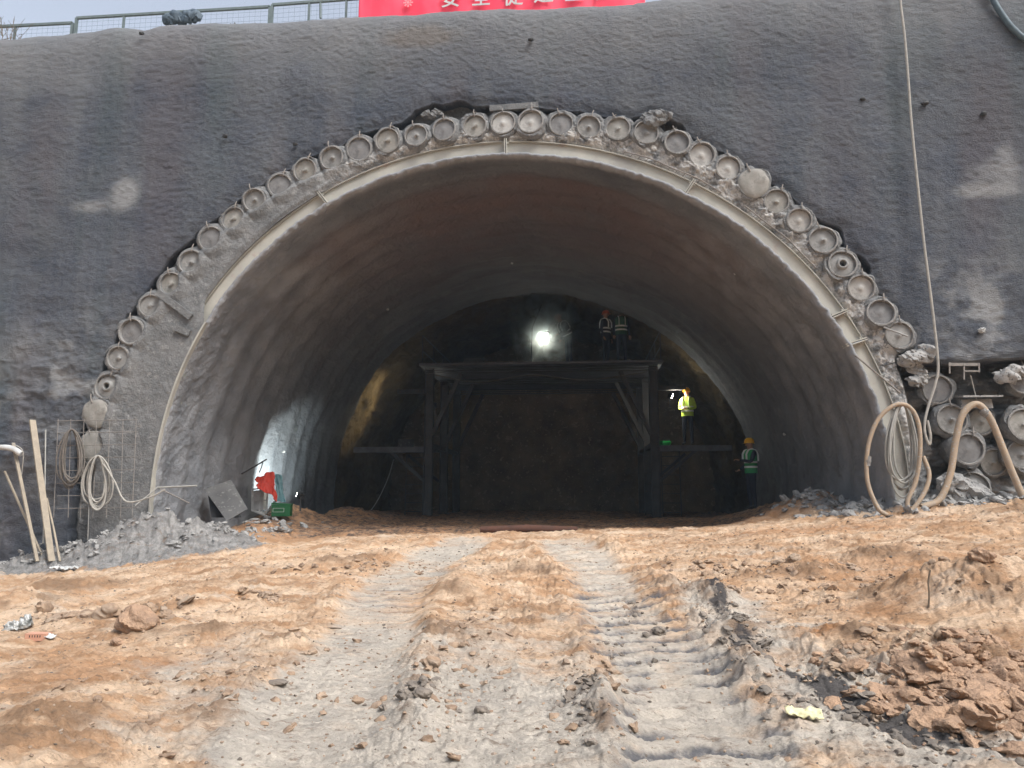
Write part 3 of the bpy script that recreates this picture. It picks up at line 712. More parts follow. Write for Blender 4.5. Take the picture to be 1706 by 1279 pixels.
# loose clods and crumbs: nobody could count them
def scatter(name, label, mat, spots, seed):
    rs = np.random.RandomState(seed); m = MB()
    pos = []; 
    for (px, py, sx, sy, cnt, s0, s1, flat) in spots:
        c = gpos(px, py) if px is not None else None
        for i in range(cnt):
            if c is not None: x = c.x + rs.randn() * sx; y = c.y + rs.randn() * sy
            else: x, y = rs.uniform(-7, 7), rs.uniform(4, 12.5)
            pos.append((x, y, s0 + (s1 - s0) * rs.rand() ** 3, flat))
    xs_ = np.array([[p[0] for p in pos]]); ys_ = np.array([[p[1] for p in pos]])
    zs = ground(xs_, ys_)[0][0]
    for i, (x, y, s, flat) in enumerate(pos):
        if y > 12.4 and not (-7 < x < 5): continue
        m.lump((x, y, zs[i] + s * (.12 if 'heap' not in name else rs.uniform(-.25, .2)) * flat), s, (1 + rs.rand() * .6, .8 + rs.rand() * .5, (.45 + .4 * rs.rand()) * flat), seed=i % 97, sub=3 if s > .04 else (2 if s > .02 else 1), amp=.45 if 'heap' not in name else .33, rot=Euler((rs.randn() * .25, rs.randn() * .25, rs.rand() * 6)), freq=1.9)
    o = m.build(name, mat); return tag(o, label, 'clods', None, 'stuff')
scatter('clay_clods', 'small crumbs and clods of tan clay strewn over the ground', M['clod'],
        [(None, None, 0, 0, 7000, .004, .016, 1), (1500, 980, 1.2, .5, 260, .01, .045, 1), (170, 1030, .5, .15, 70, .02, .08, 1), (620, 945, .9, .3, 120, .01, .05, 1), (760, 1120, .25, .8, 160, .01, .04, 1),
         (1240, 960, .5, .4, 140, .01, .06, 1), (400, 1150, .6, .6, 150, .01, .04, 1), (1000, 1150, .2, .7, 110, .01, .035, 1), (430, 1000, .12, .1, 40, .02, .06, 1), (1500, 1130, .6, .25, 120, .01, .05, 1)], 5)
scatter('grey_clods', 'dark grey mud crumbs along the edges of the wheel tracks', M['clodgrey'],
        [(None, None, 0, 0, 1500, .004, .018, 1), (1240, 1080, .10, .7, 150, .01, .045, 1), (1040, 1050, .2, .8, 90, .008, .03, 1), (700, 1160, .08, .12, 26, .02, .05, 1), (1420, 1185, .3, .15, 90, .01, .04, 1), (980, 1190, .08, .3, 46, .012, .045, 1), (1560, 1240, .4, .15, 70, .01, .035, 1)], 6)
scatter('broken_clay_heap', 'heap of broken flat orange clay lumps at the lower right', M['clodred'],
        [(1660, 1180, .36, .22, 300, .02, .12, .9), (1600, 1175, .16, .12, 120, .015, .08, .9), (1410, 1115, .12, .04, 40, .012, .04, 1), (1690, 1120, .3, .2, 110, .015, .08, .9), (1640, 1190, .4, .3, 500, .006, .03, 1)], 7)
# mortar rubble at the foot of the walls
def rubble(name, label, pts, seed, mat):
    rs = np.random.RandomState(seed); m = MB()
    for (x, y, sx, sy, cnt, s0, s1) in pts:
        for i in range(cnt):
            xx = x + rs.randn() * sx; yy_ = y + rs.randn() * sy; s = s0 + (s1 - s0) * rs.rand() ** 2.5
            m.lump((xx, yy_, gz(xx, yy_) + s * .2), s, (1.1 + rs.rand(), .8 + rs.rand() * .4, .35 + .5 * rs.rand()), seed=i % 89, sub=3 if s > .05 else 2, amp=.40, freq=1.8, rot=Euler((rs.randn() * .4, rs.randn() * .4, rs.rand() * 6)))
    o = m.build(name, mat); return tag(o, label, 'rubble', None, 'stuff')
rubble('mortar_rubble', 'grey broken mortar rubble heaped along the left wall foot',
       [(-7.8, 12.25, .7, .22, 150, .006, .05), (-6.5, 12.6, .45, .3, 120, .006, .055), (-9.3, 12.2, .7, .15, 80, .008, .05), (-6.4, 14.5, .3, .8, 90, .01, .08)], 31, M['rubble'])
rubble('mortar_spill', 'pale mortar spill and chips at the right tunnel foot',
       [(4.9, 13.2, .4, .3, 200, .008, .09), (6.3, 12.35, .6, .12, 160, .01, .09), (4.2, 14.6, .35, .6, 120, .01, .09), (7.8, 12.3, .6, .12, 90, .01, .1)], 32, M['rubble'])
exec("""
def boulder(name, label, px, py, r, sq, mat, seed, cat='lump'):
    p = gat(px, py); m = MB(); m.lump((0, 0, 0), r, sq, seed=seed, sub=4, amp=.26, freq=1.6)
    o = m.build(name, mat, loc=(p.x, p.y, p.z + r * sq[2] * .45)); tag(o, label, cat); return o
""")
boulder('clay_boulder', 'rounded orange clay boulder in the hollow at left', 228, 1048, .15, (1.25, .9, .85), M['clodred'], 4)
boulder('clay_boulder', 'brown clay boulder behind the rounded orange one, in the hollow', 178, 1026, .11, (1.1, .9, .8), M['clod'], 9)
boulder('clay_lump', 'small reddish lump alone below the hollow at left', 192, 1076, .05, (1.2, .9, .8), M['clodred'], 12)
boulder('mud_lump', 'dark grey mud lump on the pale strip between the tracks', 802, 1186, .035, (1.5, .9, .8), M['clodgrey'], 15)
boulder('mud_lump', 'dark mud lump ending the clay ridge by the left track', 705, 1162, .055, (1.3, 1, .7), M['clodgrey'], 17)
boulder('mud_lump', 'flat greenish-dark mud lump lying in the left track', 463, 1142, .045, (1.7, .8, .5), M['clodgrey'], 19)
boulder('mud_lump', 'dark mud lump in the right track near its upper end', 1098, 1055, .05, (1.2, 1, .8), M['clodgrey'], 21)
boulder('clay_lump', 'round ochre stone half buried on the right bank', 1636, 960, .09, (1.2, .9, .8), M['clodred'], 23)
boulder('mortar_block', 'angular pale mortar block at the right tunnel foot', 1312, 838, .24, (1.4, .9, .8), M['rubble'], 25, 'block')
boulder('clay_lump', 'crumbly tan clay lump at the front of the middle ridge', 718, 1112, .07, (1.2, .8, .7), M['clod'], 27)
# ------------------------------------------------------------------ pipe ends round the arch
ORD = ['first', 'second', 'third', 'fourth', 'fifth', 'sixth', 'seventh', 'eighth', 'ninth', 'tenth', 'eleventh', 'twelfth', 'thirteenth', 'fourteenth', 'fifteenth', 'sixteenth', 'seventeenth', 'eighteenth', 'nineteenth', 'twentieth']
RREF = .222
def pipe_proto(kind, seed):
    rt = bpy.data.objects.new('capped_pipe', None); COL.objects.link(rt)
    MB().lathe([(RREF - .006, -.55), (RREF, -.05), (RREF + .004, .0), (RREF + .002, .02), (RREF - .02, .024), (RREF - .026, .01), (RREF - .028, -.10)], 40, .006, seed).build('pipe_rim', M['rim'], rt)
    ri = RREF - .030
    if kind == 'hole':
        MB().lathe([(ri, -.06), (ri, -.035), (ri - .03, -.02), (.10, -.01), (.085, .01), (.075, .035), (.06, .04), (.052, .035), (.05, -.1), (.02, -.1)], 36, .004, seed).build('cap', M['cap1'], rt)
        MB().tube([(0, .10, 0), (0, .09, 0)], .049, 16).build('plug_hole', M['blackp'], rt)
    elif kind == 'bulge':
        MB().lathe([(ri + .02, -.02), (ri + .034, .012), (ri + .02, .028), (ri - .02, .038), (ri * .6, .042), (.05, .045), (.01, .044)], 36, .016, seed).build('cap', M['cap4'], rt)
    else:
        bl = {'a': .035, 'b': .018, 'c': .028, 'pale': .03}[kind]
        mt = {'a': M['cap1'], 'b': M['cap3'], 'c': M['cap4'], 'pale': M['cap2']}[kind]
        m = MB(); dp = (.020, .034, .012)[seed % 3]; m.lathe([(ri, -.08), (ri, -dp - .006), (ri * .8, -dp - .003), (ri * .5, -dp), (ri * .3, -dp + .004), (ri * .18, -dp + .002 + bl * .5), (.02, -dp + bl * .8), (.004, -dp + bl * .8)], 36, .006, seed)
        m.build('cap', mt, rt)
        if kind in 'ac':
            MB().lump((.012, -.005, .0), .035, (1.2, .5, .8), seed=seed, sub=2, amp=.4).build('grout_blob', mt, rt)
    m = MB()
    q = random.uniform(-.02, .02)
    m.tube(spline([(q, -.005, RREF + .10), (q, -.03, RREF + .03), (q + .01, -.045, RREF - .03), (q + .004, -.02, RREF - .06)], 4), .010, 6)
    if seed % 2: m.tube([(q - .03, -.02, RREF + .02), (q + .05, -.03, RREF + .03)], .009, 6)
    m.build('tie_hook', M['rebar'], rt)
    # crust of mortar round the rim
    MB().lathe([(RREF - .002, -.30), (RREF + .05, -.10), (RREF + .042, -.03), (RREF + .018, .004), (RREF - .004, .004)], 48, .035, seed + 2, close=False).build('mortar_crust', M['mortar'], rt)
    return rt
protos = {}
def place_pipe(pos, r, kind, label, i, y=0.0, roll=None):
    key = (kind, i % 3)
    o = protos.get(key)
    if o is None: o = protos[key] = pipe_proto(kind, 3 + len(protos) * 7)
    else: o = copy_tree(o)
    o.location = (pos.x + random.uniform(-.012, .012), pos.y + random.uniform(-.045, .03) + y, pos.z + random.uniform(-.012, .012)); s = r / RREF * random.uniform(.95, 1.03)
    o.scale = (s, 1, s)
    o.rotation_euler = (random.uniform(-.10, .10), random.uniform(-.35, .35) if roll is None else roll, random.uniform(-.10, .10))
    tag(o, label, 'pipe', 'capped pipe ends ringing the tunnel arch')
desc = {'a': 'grey blobbed pipe end', 'b': 'dark grouted pipe end', 'c': 'warm grey pipe end', 'pale': 'pale grouted pipe end', 'hole': 'pipe end with nozzle hole', 'bulge': 'bulging mortared pipe end'}
NP = len(pipes)
for i, (px, py, r, k) in enumerate(pipes):
    if i < 20: wh = '%s up from the left foot of the row' % ORD[i] if i else 'lowest at the left foot of the row'
    else: wh = '%s from the right end of the row' % ORD[NP - 1 - i]
    sc = 97.0 * (1 + (px - 853) / 13290 * -0)      # pixel per metre at the wall
    D = (RM.transposed() @ (PC[i] - CAM)).z * -1
    place_pipe(PC[i], r * D / FPX, k, desc[k] + ', ' + wh, i)
exlab = ['round capped pipe in broken mortar just above the tan hose coil', 'mortar-smeared pipe end below the round capped one by the coil', 'half broken pipe end under the arching tan hose', 'lowest mortar-covered pipe end beside the foot of the arching hose',
         'small recessed pipe end framed by the arching hose', 'round pipe end cut by the right edge, level with the hose top', 'pipe end below the hose-top one at the right edge', 'upper pipe end at the right edge beside white splashes', 'recessed pipe end inside the arching hose near the ground']
for i, e in enumerate(extra):
    p = PC2[i]; D = (RM.transposed() @ (p - CAM)).z * -1
    place_pipe(p, e[2] * D / FPX, e[3], exlab[i], i, -.02)

# mortar splashes and loose bits at the broken right foot
def clump(name, label, px, py, Y, r, sq, mat, seed, cat='mortar lump', cnt=5):
    c = at(px, py, Y); m = MB(); rs = random.Random(seed)
    for k in range(cnt):
        m.lump((rs.uniform(-1, 1) * r * sq[0] * .7, rs.uniform(-.1, .1) * r, rs.uniform(-1, 1) * r * sq[2] * .7), r * rs.uniform(.35, .8), (1.1, .8, .8), seed=seed + k, sub=3, amp=.42, freq=2)
    o = m.build(name, mat, loc=c); return tag(o, label, cat)
clump('mortar_splash', 'white mortar splash hanging right of the last arch pipe', 1530, 592, YW + .02, .20, (1.4, 1, .6), M['rubble'], 41, cnt=8)
clump('mortar_splash', 'pale dripping mortar under the white splash beside the beam', 1528, 625, YW + .1, .16, (.7, 1, 1.2), M['rubble'], 51, cnt=7)
clump('mortar_splash', 'white mortar lump at the right edge above the recess', 1688, 622, YW + .05, .20, (1.5, 1, .6), M['rubble'], 61, cnt=7)
clump('mortar_splash', 'small white mortar knob stuck on the right wall face', 1637, 545, YW - .06, .06, (.7, 1, 1.2), M['white'], 71, cnt=3)
clump('mortar_splash', 'grey mortar heap under the recessed pipes at right', 1600, 822, YW - .05, .28, (1.5, 1, .8), M['rubble'], 81, cnt=9)
clump('mortar_splash', 'ragged mortar clot over the pipes right of the crown', 1092, 198, YW - .02, .17, (1.9, 1, .7), M['mortar'], 91, cnt=12)
clump('mortar_splash', 'flat mortar clot left of the crown gap', 720, 190, YW + .12, .12, (1.8, 1, .5), M['mortar'], 95, cnt=6)
# flat timber pad over the crown pipes
m = MB(); a = at(816, 182, YW + .03); b = at(897, 176, YW + .03); m.bar(a, b, .10, .11); o = m.build('crown_board', M['mortar']); tag(o, 'flat mortar-caked board above the two pale crown pipes', 'board')
# recessed steel bracket
m = MB(); m.bar(at(1580, 607, YW - .05), at(1632, 607, YW - .05), .03, .05); m.bar(at(1582, 603, YW - .05), at(1582, 622, YW - .05), .02); m.bar(at(1606, 618, YW - .06), at(1632, 618, YW - .06), .025); m.bar(at(1606, 605, YW - .06), at(1606, 632, YW - .06), .02); m.bar(at(1631, 605, YW - .06), at(1631, 620, YW - .06), .02)
o = m.build('steel_bracket', M['rebar']); tag(o, 'small steel bracket frame under the broken wall edge at right', 'bracket')
m = MB(); m.tube(spline([at(1617, 625, YW - .05), at(1622, 645, YW), at(1627, 665, YW)], 5), .008, 6); o = m.build('hanging_wire', M['cablepale']); tag(o, 'thin wire hanging from the steel bracket at right', 'wire')
m = MB(); m.box(at(1630, 660, YW + .12), (.62, .3, .03), Euler((.1, 0, 0))); m.box(at(1625, 672, YW + .2), (.5, .12, .14), jit=.02); o = m.build('broken_slab', M['rubble']); tag(o, 'broken mortar slab roofing the recessed pipes at right', 'slab')
# thin bars sticking out of collar
for (x0, y0, x1, y1, lb) in ((1345, 592, 1420, 655, 'thin dark bar slanting across the right beam foot'), (1392, 545, 1432, 560, 'short pale bar bridging beam and pipes at lower right')):
    m = MB(); m.tube([at(x0 + 80, y0, YW - .12), at(x1 + 80, y1, YW - .15)], .014, 6); o = m.build('steel_bar', M['rebar'] if y0 > 590 else M['rubble']); tag(o, lb, 'bar')
for (x0, y0, x1, y1, lb) in ((262, 486, 318, 528, 'stub plate slanting under the sixth left pipe'), (292, 545, 316, 555, 'bent plate at the left beam joint')):
    m = MB(); m.bar(at(x0, y0, YW - .07), at(x1, y1, YW - .07), .05, .12); o = m.build('stub_plate', M['mortar']); tag(o, lb, 'plate')
# small anchor nubs on the face
for i, (px, py) in enumerate([(236, 55), (375, 226), (885, 66), (492, 240), (1541, 172), (1638, 190), (1437, 165)]):
    m = MB(); m.lump((0, 0, 0), .045, (1.2, .8, .8), seed=i, sub=2, amp=.3); p = at(px, py, YW - .05)
    o = m.build('anchor_stub', M['blackp'], loc=p)
    tag(o, 'small dark anchor stub ' + ['under the fence at upper left', 'on the face left of the arch, below the slate tarp', 'centred under the red banner', 'above the left end of the crown gap', 'right of the hanging cable, upper one', 'farthest right, beyond the hanging cable', 'left of the hanging cable'][i], 'anchor', 'anchor stubs on the sprayed wall')

# ------------------------------------------------------------------ cables, hoses, mesh
def cable(name, label, pts, r, mat, cat, n=8, seg=10):
    m = MB(); m.tube(spline(pts, seg), r, n); o = m.build(name, mat); return tag(o, label, cat)
YF = YW - .16
cable('hanging_cable', 'long pale cable hanging down the wall right of the arch, looped at its end',
      [at(1498, -60, YF), at(1500, 0, YF), at(1507, 60, YF), at(1513, 130, YF), at(1518, 200, YF), at(1528, 300, YF), at(1540, 410, YF), at(1549, 480, YF), at(1557, 545, YF), at(1563, 610, YF), at(1558, 640, YF), at(1548, 672, YF), at(1541, 700, YF - .03), at(1541, 722, YF - .05), at(1548, 740, YF - .05), at(1550, 725, YF - .05), at(1545, 700, YF - .04)], .022, M['cablepale'], 'cable')
cable('drain_pipe', 'blue-grey pipe crossing the upper right corner of the wall',
      [at(1640, -40, YW - .1), at(1655, 0, YW - .12), at(1672, 28, YW - .12), at(1690, 50, YW - .12), at(1712, 66, YW - .12), at(1760, 80, YW - .1)], .05, M['bluepipe'], 'pipe', 12)
cable('arching_hose', 'thick tan hose arching up from the ground at the far right',
      [at(1535, 845, YF - .25), at(1565, 832, YF - .22), at(1583, 790, YF - .18), at(1592, 735, YF - .15), at(1604, 690, YF - .15), at(1627, 673, YF - .15), at(1648, 694, YF - .18), at(1668, 740, YF - .2), at(1690, 795, YF - .25), at(1712, 835, YF - .3), at(1760, 850, YF - .4)], .052, M['hose'], 'hose', 12)
def coil(name, label, cx, cy, rx, ry, Y, loops, r, mat, cat, seed, tail=None, tip=None):
    rs = random.Random(seed); pts = []
    for L in range(loops):
        ax = rx * rs.uniform(.45, 1.0); ay = ry * rs.uniform(.78, 1.0); ox = rs.uniform(-.2, .2) * rx; ph = rs.uniform(-.15, .15)
        for k in range(8):
            a = math.pi / 2 + 2 * math.pi * k / 8
            top = cy - ry
            x = cx + ox * (1 - math.sin(a)) / 2 + ax * math.cos(a) * (1.0 - .25 * math.sin(a)); y = top + ay * (1 - math.sin(a + ph * .2))
            pts.append(at(x, y, Y - .02 * L - .03 * rs.random() - .05 * math.sin(k * .8)))
    if tail: pts += [at(*t) for t in tail]
    if tip: pts = [at(*t) for t in tip] + pts
    m = MB(); m.tube(spline(pts, 6), r, 7); o = m.build(name, mat); return tag(o, label, cat)
coil('cable_coil', 'loose coil of pale grey cable on the right beam foot, inside the tan hose', 1503, 752, 27, 80, YF - .08, 6, .016, M['hosegrey'], 'coil', 3)
coil('cable_coil', 'dark cable coil hung on the wire mesh, left of the pale coil', 119, 765, 24, 50, YF - .1, 8, .013, M['cabledark'], 'coil', 8)
coil('cable_coil', 'pale cable coil hung on the wire mesh below the lowest left pipe', 163, 805, 26, 46, YF - .14, 8, .015, M['cablepale'], 'coil', 12,
     tail=[(190, 800, YF - .3), (210, 835, YF - .35), (250, 828, YF - .35), (275, 815, YF - .3)])
cable('tan_hose', 'thick tan hose looped round the cable coil at the right beam foot',
      [at(1478, 858, YF - .35), at(1462, 845, YF - .3), at(1445, 800, YF - .22), at(1446, 745, YF - .2), at(1462, 700, YF - .2), at(1490, 675, YF - .22), at(1515, 678, YF - .24), at(1530, 705, YF - .26), at(1533, 750, YF - .28), at(1526, 800, YF - .28), at(1512, 835, YF - .3), at(1518, 850, YF - .33), at(1540, 820, YF - .3), at(1548, 790, YF - .26), at(1538, 760, YF - .2)], .034, M['hose'], 'hose', 10)
cable('thin_cable', 'thin cable sagging from the mesh to the left tunnel foot', [at(150, 770, YF - .2), at(148, 850, YF - .3), at(146, 900, YF - .4)], .010, M['cablegrey'], 'cable')
# wire mesh panel
m = MB()
for x in (97, 118, 140, 161, 183, 205, 227): m.tube([at(x, 698 if x > 90 else 710, YF - .05), at(x - 6 + random.uniform(-2, 2), 862, YF - .22)], .0065, 5)
for y in (699, 719, 740, 761, 782, 803, 824, 845): m.tube([at(95, y + 2, YF - .06 - (y - 699) * .001), at(229, y, YF - .06 - (y - 699) * .001)], .0065, 5)
o = m.build('wire_mesh_panel', M['rebar']); tag(o, 'welded wire mesh panel leaning on the wall behind the cable coils', 'wire mesh')
# planks and poles
def stick(name, label, a, b, w, t, mat, cat, roundp=False):
    m = MB()
    if roundp: m.tube([a, (a + b) / 2 + Vector((.01, .0, 0)), b], [w, w * .95, w], 10)
    else: m.bar(a, b, w, t)
    o = m.build(name, mat); return tag(o, label, cat)
stick('plank', 'wide weathered plank leaning on the left wall', at(54, 700, YW - .08), at(86, 935, YW - .75), .10, .035, M['wood'], 'plank')
stick('pole', 'thin pale pole right of the wide plank', at(76, 716, YW - .08), at(72, 905, YW - .6), .012, 0, M['hosegrey'], 'pole', True)
stick('plank', 'narrow batten leaning left of the wide plank, topped by a nail', at(22, 738, YW - .1), at(62, 935, YW - .7), .05, .03, M['wood'], 'plank')
stick('plank', 'low slanting stick at the far left, under the white trough', at(8, 785, YW - .1), at(70, 925, YW - .6), .03, .025, M['wood'], 'plank')
stick('pole', 'bent bundle stick standing right of the wide plank foot', at(78, 830, YW - .3), at(100, 935, YW - .75), .018, 0, M['wood'], 'pole', True)
m = MB(); m.tube(spline([at(-30, 748, YW - .2), at(0, 745, YW - .22), at(20, 747, YW - .25), at(36, 756, YW - .25)], 5), [.05] * 16, 10)
o = m.build('white_trough', M['white']); tag(o, 'curved white plastic gutter end at the far left edge', 'gutter')
cable('hanging_wire', 'thin wire dropping from the white gutter', [at(20, 738, YW - .2), at(38, 752, YW - .25), at(36, 790, YW - .2)], .008, M['cablepale'], 'wire')
stick('pale_rod', 'pale rod lying flat at the left tunnel foot', at(262, 812, YW - .15), at(328, 809, YW - .1), .016, 0, M['hosegrey'], 'rod', True)
stick('pale_rod', 'bent rod under the flat one, reaching down to the rubble', at(262, 812, YW - .17), at(225, 842, YW - .35), .012, 0, M['hosegrey'], 'rod', True)
stick('dark_rod', 'dark rod slanting right from the flat pale rod', at(268, 815, YW - .17), at(315, 838, YW - .2), .012, 0, M['rebar'], 'rod', True)
for (px, py, qx, qy, lb) in ((1636, 682, 1646, 692, 'steel coupling collar near the top of the arching hose'), (1447, 760, 1445, 776, 'steel coupling collar on the left side of the tan hose loop')):
    yy0 = YF - (.165 if px > 1600 else .2)
    m = MB(); m.tube([at(px, py, yy0), at(qx, qy, yy0)], .062 if px > 1600 else .044, 14); m.tube([at(px, py, yy0).lerp(at(qx, qy, yy0), .4), at(px, py, yy0).lerp(at(qx, qy, yy0), .6)], .072 if px > 1600 else .052, 14)
    o = m.build('hose_coupling', M['rim']); tag(o, lb, 'coupling')
# crumpled white sheet on the rubble edge
def sheet(name, label, c, w, d, amp, mat, cat, seed, rot=(0, 0, 0), nx=24, ny=14, thick=.006, parent=None):
    u, v = np.meshgrid(np.linspace(-.5, .5, nx), np.linspace(-.5, .5, ny))
    h = amp * fbm(u * 5 + seed, v * 4, 3, seed, .6, True); ex = 1 + .12 * fbm(u * 3, v * 3, 2, seed + 2)
    P = np.stack([u * w * ex, v * d * ex, h], -1)
    o = grid_obj(name, P, mat, parent); o.location = c; o.rotation_euler = rot
    md = o.modifiers.new('solid', 'SOLIDIFY'); md.thickness = thick
    if label: tag(o, label, cat)
    return o
p = gat(108, 950); sheet('white_sheet', 'crumpled white sheet on the ground below the left sticks', (p.x, p.y, p.z + .03), .42, .16, .05, M['white'], 'sheet', 3)
# leaning panel at left inner foot
m = MB(); a = at(342, 800, 13.9); b = at(402, 800, 13.9)
P0 = [at(340, 815, 14.0), at(380, 801, 14.25), at(408, 850, 13.8), at(378, 868, 13.5)]
m.add(P0 + [p + Vector((.03, .06, .02)) for p in P0], [(0, 1, 2, 3), (7, 6, 5, 4), (0, 4, 5, 1), (1, 5, 6, 2), (2, 6, 7, 3), (3, 7, 4, 0)])
o = m.build('leaning_panel', M['panel'], smooth=False); tag(o, 'grey flat panel leaning at the left tunnel foot with a dark gap beside it', 'panel')
m = MB(); P0 = [at(345, 812, 14.2), at(372, 806, 14.25), at(392, 862, 13.9), at(352, 862, 13.8)]  # black block standing in for the shade in the gap by the panel
m.add(P0 + [p + Vector((0, .25, 0)) for p in P0], [(0, 1, 2, 3), (7, 6, 5, 4), (0, 4, 5, 1), (1, 5, 6, 2), (2, 6, 7, 3), (3, 7, 4, 0)])
o = m.build('gap_shade_block', M['blackp'], smooth=False); tag(o, 'black block added as the shade in the gap behind the grey leaning panel', 'box')

# ------------------------------------------------------------------ gear at the left wall inside
YJ = 16.4
stick('handrail_pipe', 'thin dark pipe slanting up over the red cloth', at(403, 789, 15.5), at(444, 765, YJ), .016, 0, M['blackp'], 'pipe', True)
stick('prop_bar', 'short dark bar under the slanting pipe', at(438, 769, YJ - .05), at(432, 787, YJ - .05), .012, 0, M['blackp'], 'bar', True)
# frame rack
m = MB(); g = [at(421, 815, YJ), at(446, 812, YJ), at(444, 855, YJ), at(420, 850, YJ)]
for i in range(4): m.bar(g[i], g[(i + 1) % 4], .035, .03)
m.bar((g[0] + g[3]) / 2, (g[1] + g[2]) / 2, .025); m.bar((g[0] + g[1]) / 2, (g[3] + g[2]) / 2, .025); m.bar(g[2], at(458, 835, YJ - .1), .05, .03); m.bar(g[3], at(450, 862, YJ - .3), .05, .03)
m.box(at(433, 832, YJ + .12), (.28, .12, .42), jit=.03)
o = m.build('pump_frame', M['white'], smooth=False); tag(o, 'pale metal frame of a small machine under the red cloth', 'machine')
u, v = np.meshgrid(np.linspace(0, 1, 30), np.linspace(0, 1, 30))
def quad_cloth(name, label, q, amp, mat, cat, seed, Y):
    A4 = [np.array(at(a, b, Y + dy)) for a, b, dy in q]
    P = (A4[0] * (1 - u[..., None]) + A4[1] * u[..., None]) * (1 - v[..., None]) + (A4[3] * (1 - u[..., None]) + A4[2] * u[..., None]) * v[..., None]
    P = P + amp * np.stack([fbm(u * 3, v * 4, 3, seed), fbm(u * 7, v * 2, 3, seed + 4) * 1.6 - .5 * np.sin(u * math.pi), fbm(u * 3, v * 3, 3, seed + 8) + .8 * np.sin(u * math.pi)], -1)
    o = grid_obj(name, P, mat); md = o.modifiers.new('solid', 'SOLIDIFY'); md.thickness = .008
    return tag(o, label, cat)
quad_cloth('red_cloth', 'red cloth draped over the machine at the left wall', [(428, 796, 0), (456, 787, .1), (462, 836, -.1), (428, 812, -.25)], .05, M['redcloth'], 'cloth', 5, YJ - .1)
quad_cloth('teal_tarp', 'crumpled teal tarp hanging right of the red cloth', [(459, 790, .1), (470, 794, .2), (474, 838, 0), (461, 836, -.1)], .04, M['blue'], 'tarp', 15, YJ)
m = MB(); c = at(470, 850, YJ - .25); m.box(c, (.36, .3, .24), Euler((0, 0, .2))); m.box(c + Vector((0, 0, .13)), (.38, .32, .03), Euler((0, .08, .2)))
r0 = empty('green_box', c); b = m; 
o = MB().box((0, 0, 0), (.40, .3, .25), Euler((0, 0, .2))).build('box_body', M['green'], r0, smooth=False)
MB().box((0, 0, .14), (.42, .32, .03), Euler((0, .06, .2))).build('lid', M['green'], r0, smooth=False)
m = MB()
for (a, b) in (((-.13, -.19, -.03), (.10, -.145, -.03)), ((-.13, -.19, .05), (.10, -.145, .05)), ((-.13, -.19, -.03), (-.13, -.19, .05)), ((.10, -.145, -.03), (.10, -.145, .05))): m.bar(a, b, .008)
m.build('label_frame', M['white'], r0)
tag(r0, 'dark green box with a pale outlined label, below the red cloth', 'box')
p = gat(505, 858); sheet('plastic_sheet', 'shiny white plastic sheet beside the green box', (p.x, p.y + .0, p.z + .06), .5, .25, .06, M['white'], 'sheet', 9, (.2, .2, -.3))

def on_lining(px, py):
    lo, hi = 12.9, 22.2
    for i in range(60):
        Y = lo + (hi - lo) * i / 59; p = at(px, py, Y); t = math.atan2(p.z - CZ, p.x - CX); t = t if t > -1.6 else t + 2 * math.pi
        if math.hypot(p.x - CX, p.z - CZ) > float(RB(t)) - .40: return p
    return p
for i, (px, py, lb) in enumerate([(853, 438, 'high on the crown of the vault'), (1307, 723, 'low on the right vault wall'), (473, 752, 'low on the left vault wall in the white light'), (1225, 455, 'on the upper right of the vault'), (646, 515, 'on the upper left of the vault')]):
    p = on_lining(px, py); m = MB(); m.lump((0, 0, 0), .035, (1, 1, 1), seed=i, sub=2, amp=.15); m.tube([(0, 0, 0), (0, -.10, -.02)], .012, 6)
    o = m.build('marker_peg', M['white'], loc=p); tag(o, 'small pale marker peg ' + lb, 'peg', 'marker pegs in the vault')
# ------------------------------------------------------------------ scaffold gantry
YS = 22.8
def sx(px): return at(px, 700, YS).x
gan = empty('gantry_scaffold', (CX, YS, .78)); tag(gan, 'wheeled steel portal gantry with side platforms spanning the tunnel', 'scaffold')
def G(px, py, Y=YS): return at(px, py, Y) - gan.location
def gbar(name, a, b, w, t=None, mat='steelgrey', parent=gan):
    return MB().bar(a, b, w, t).build(name, M[mat], parent, smooth=False)
xL, xR = sx(715), sx(1090)
for dy in (0, 2.6, 5.2):
    for x in (xL, xR):
        a = Vector((x, YS + dy, .75)) - gan.location; b_ = Vector((x, YS + dy, 5.4)) - gan.location
        m = MB(); m.bar(a, b_, .26, .02); m.bar(a + Vector((-.12, 0, 0)), b_ + Vector((-.12, 0, 0)), .02, .24); m.bar(a + Vector((.12, 0, 0)), b_ + Vector((.12, 0, 0)), .02, .24)
        m.build('post', M['steelgrey'], gan, smooth=False)
    m = MB(); y = YS + dy
    for z in (5.43, 5.27): m.bar(Vector((xL - .15, y, z)) - gan.location, Vector((xR + .15, y, z)) - gan.location, .02, .2, up=(0, 1, 0))
    m.bar(Vector((xL - .15, y, 5.35)) - gan.location, Vector((xR + .15, y, 5.35)) - gan.location, .16, .02, up=(0, 0, 1))
    m.build('cross_beam', M['steelgrey'], gan, smooth=False)
    for s, x in ((1, xL), (-1, xR)):
        MB().bar(Vector((x + s * .1, y, 3.3)) - gan.location, Vector((x + s * 1.0, y, 5.25)) - gan.location, .19, .12).build('knee_brace', M['steelgrey'], gan, smooth=False)
for x in (xL, xR):
    MB().bar(Vector((x, YS - .2, .72)) - gan.location, Vector((x, YS + 5.5, .72)) - gan.location, .22, .16).build('base_rail', M['steelgrey'], gan, smooth=False)
    MB().bar(Vector((x, YS, 3.0)) - gan.location, Vector((x, YS + 5.2, 3.0)) - gan.location, .14, .14).build('side_beam', M['steelgrey'], gan, smooth=False)
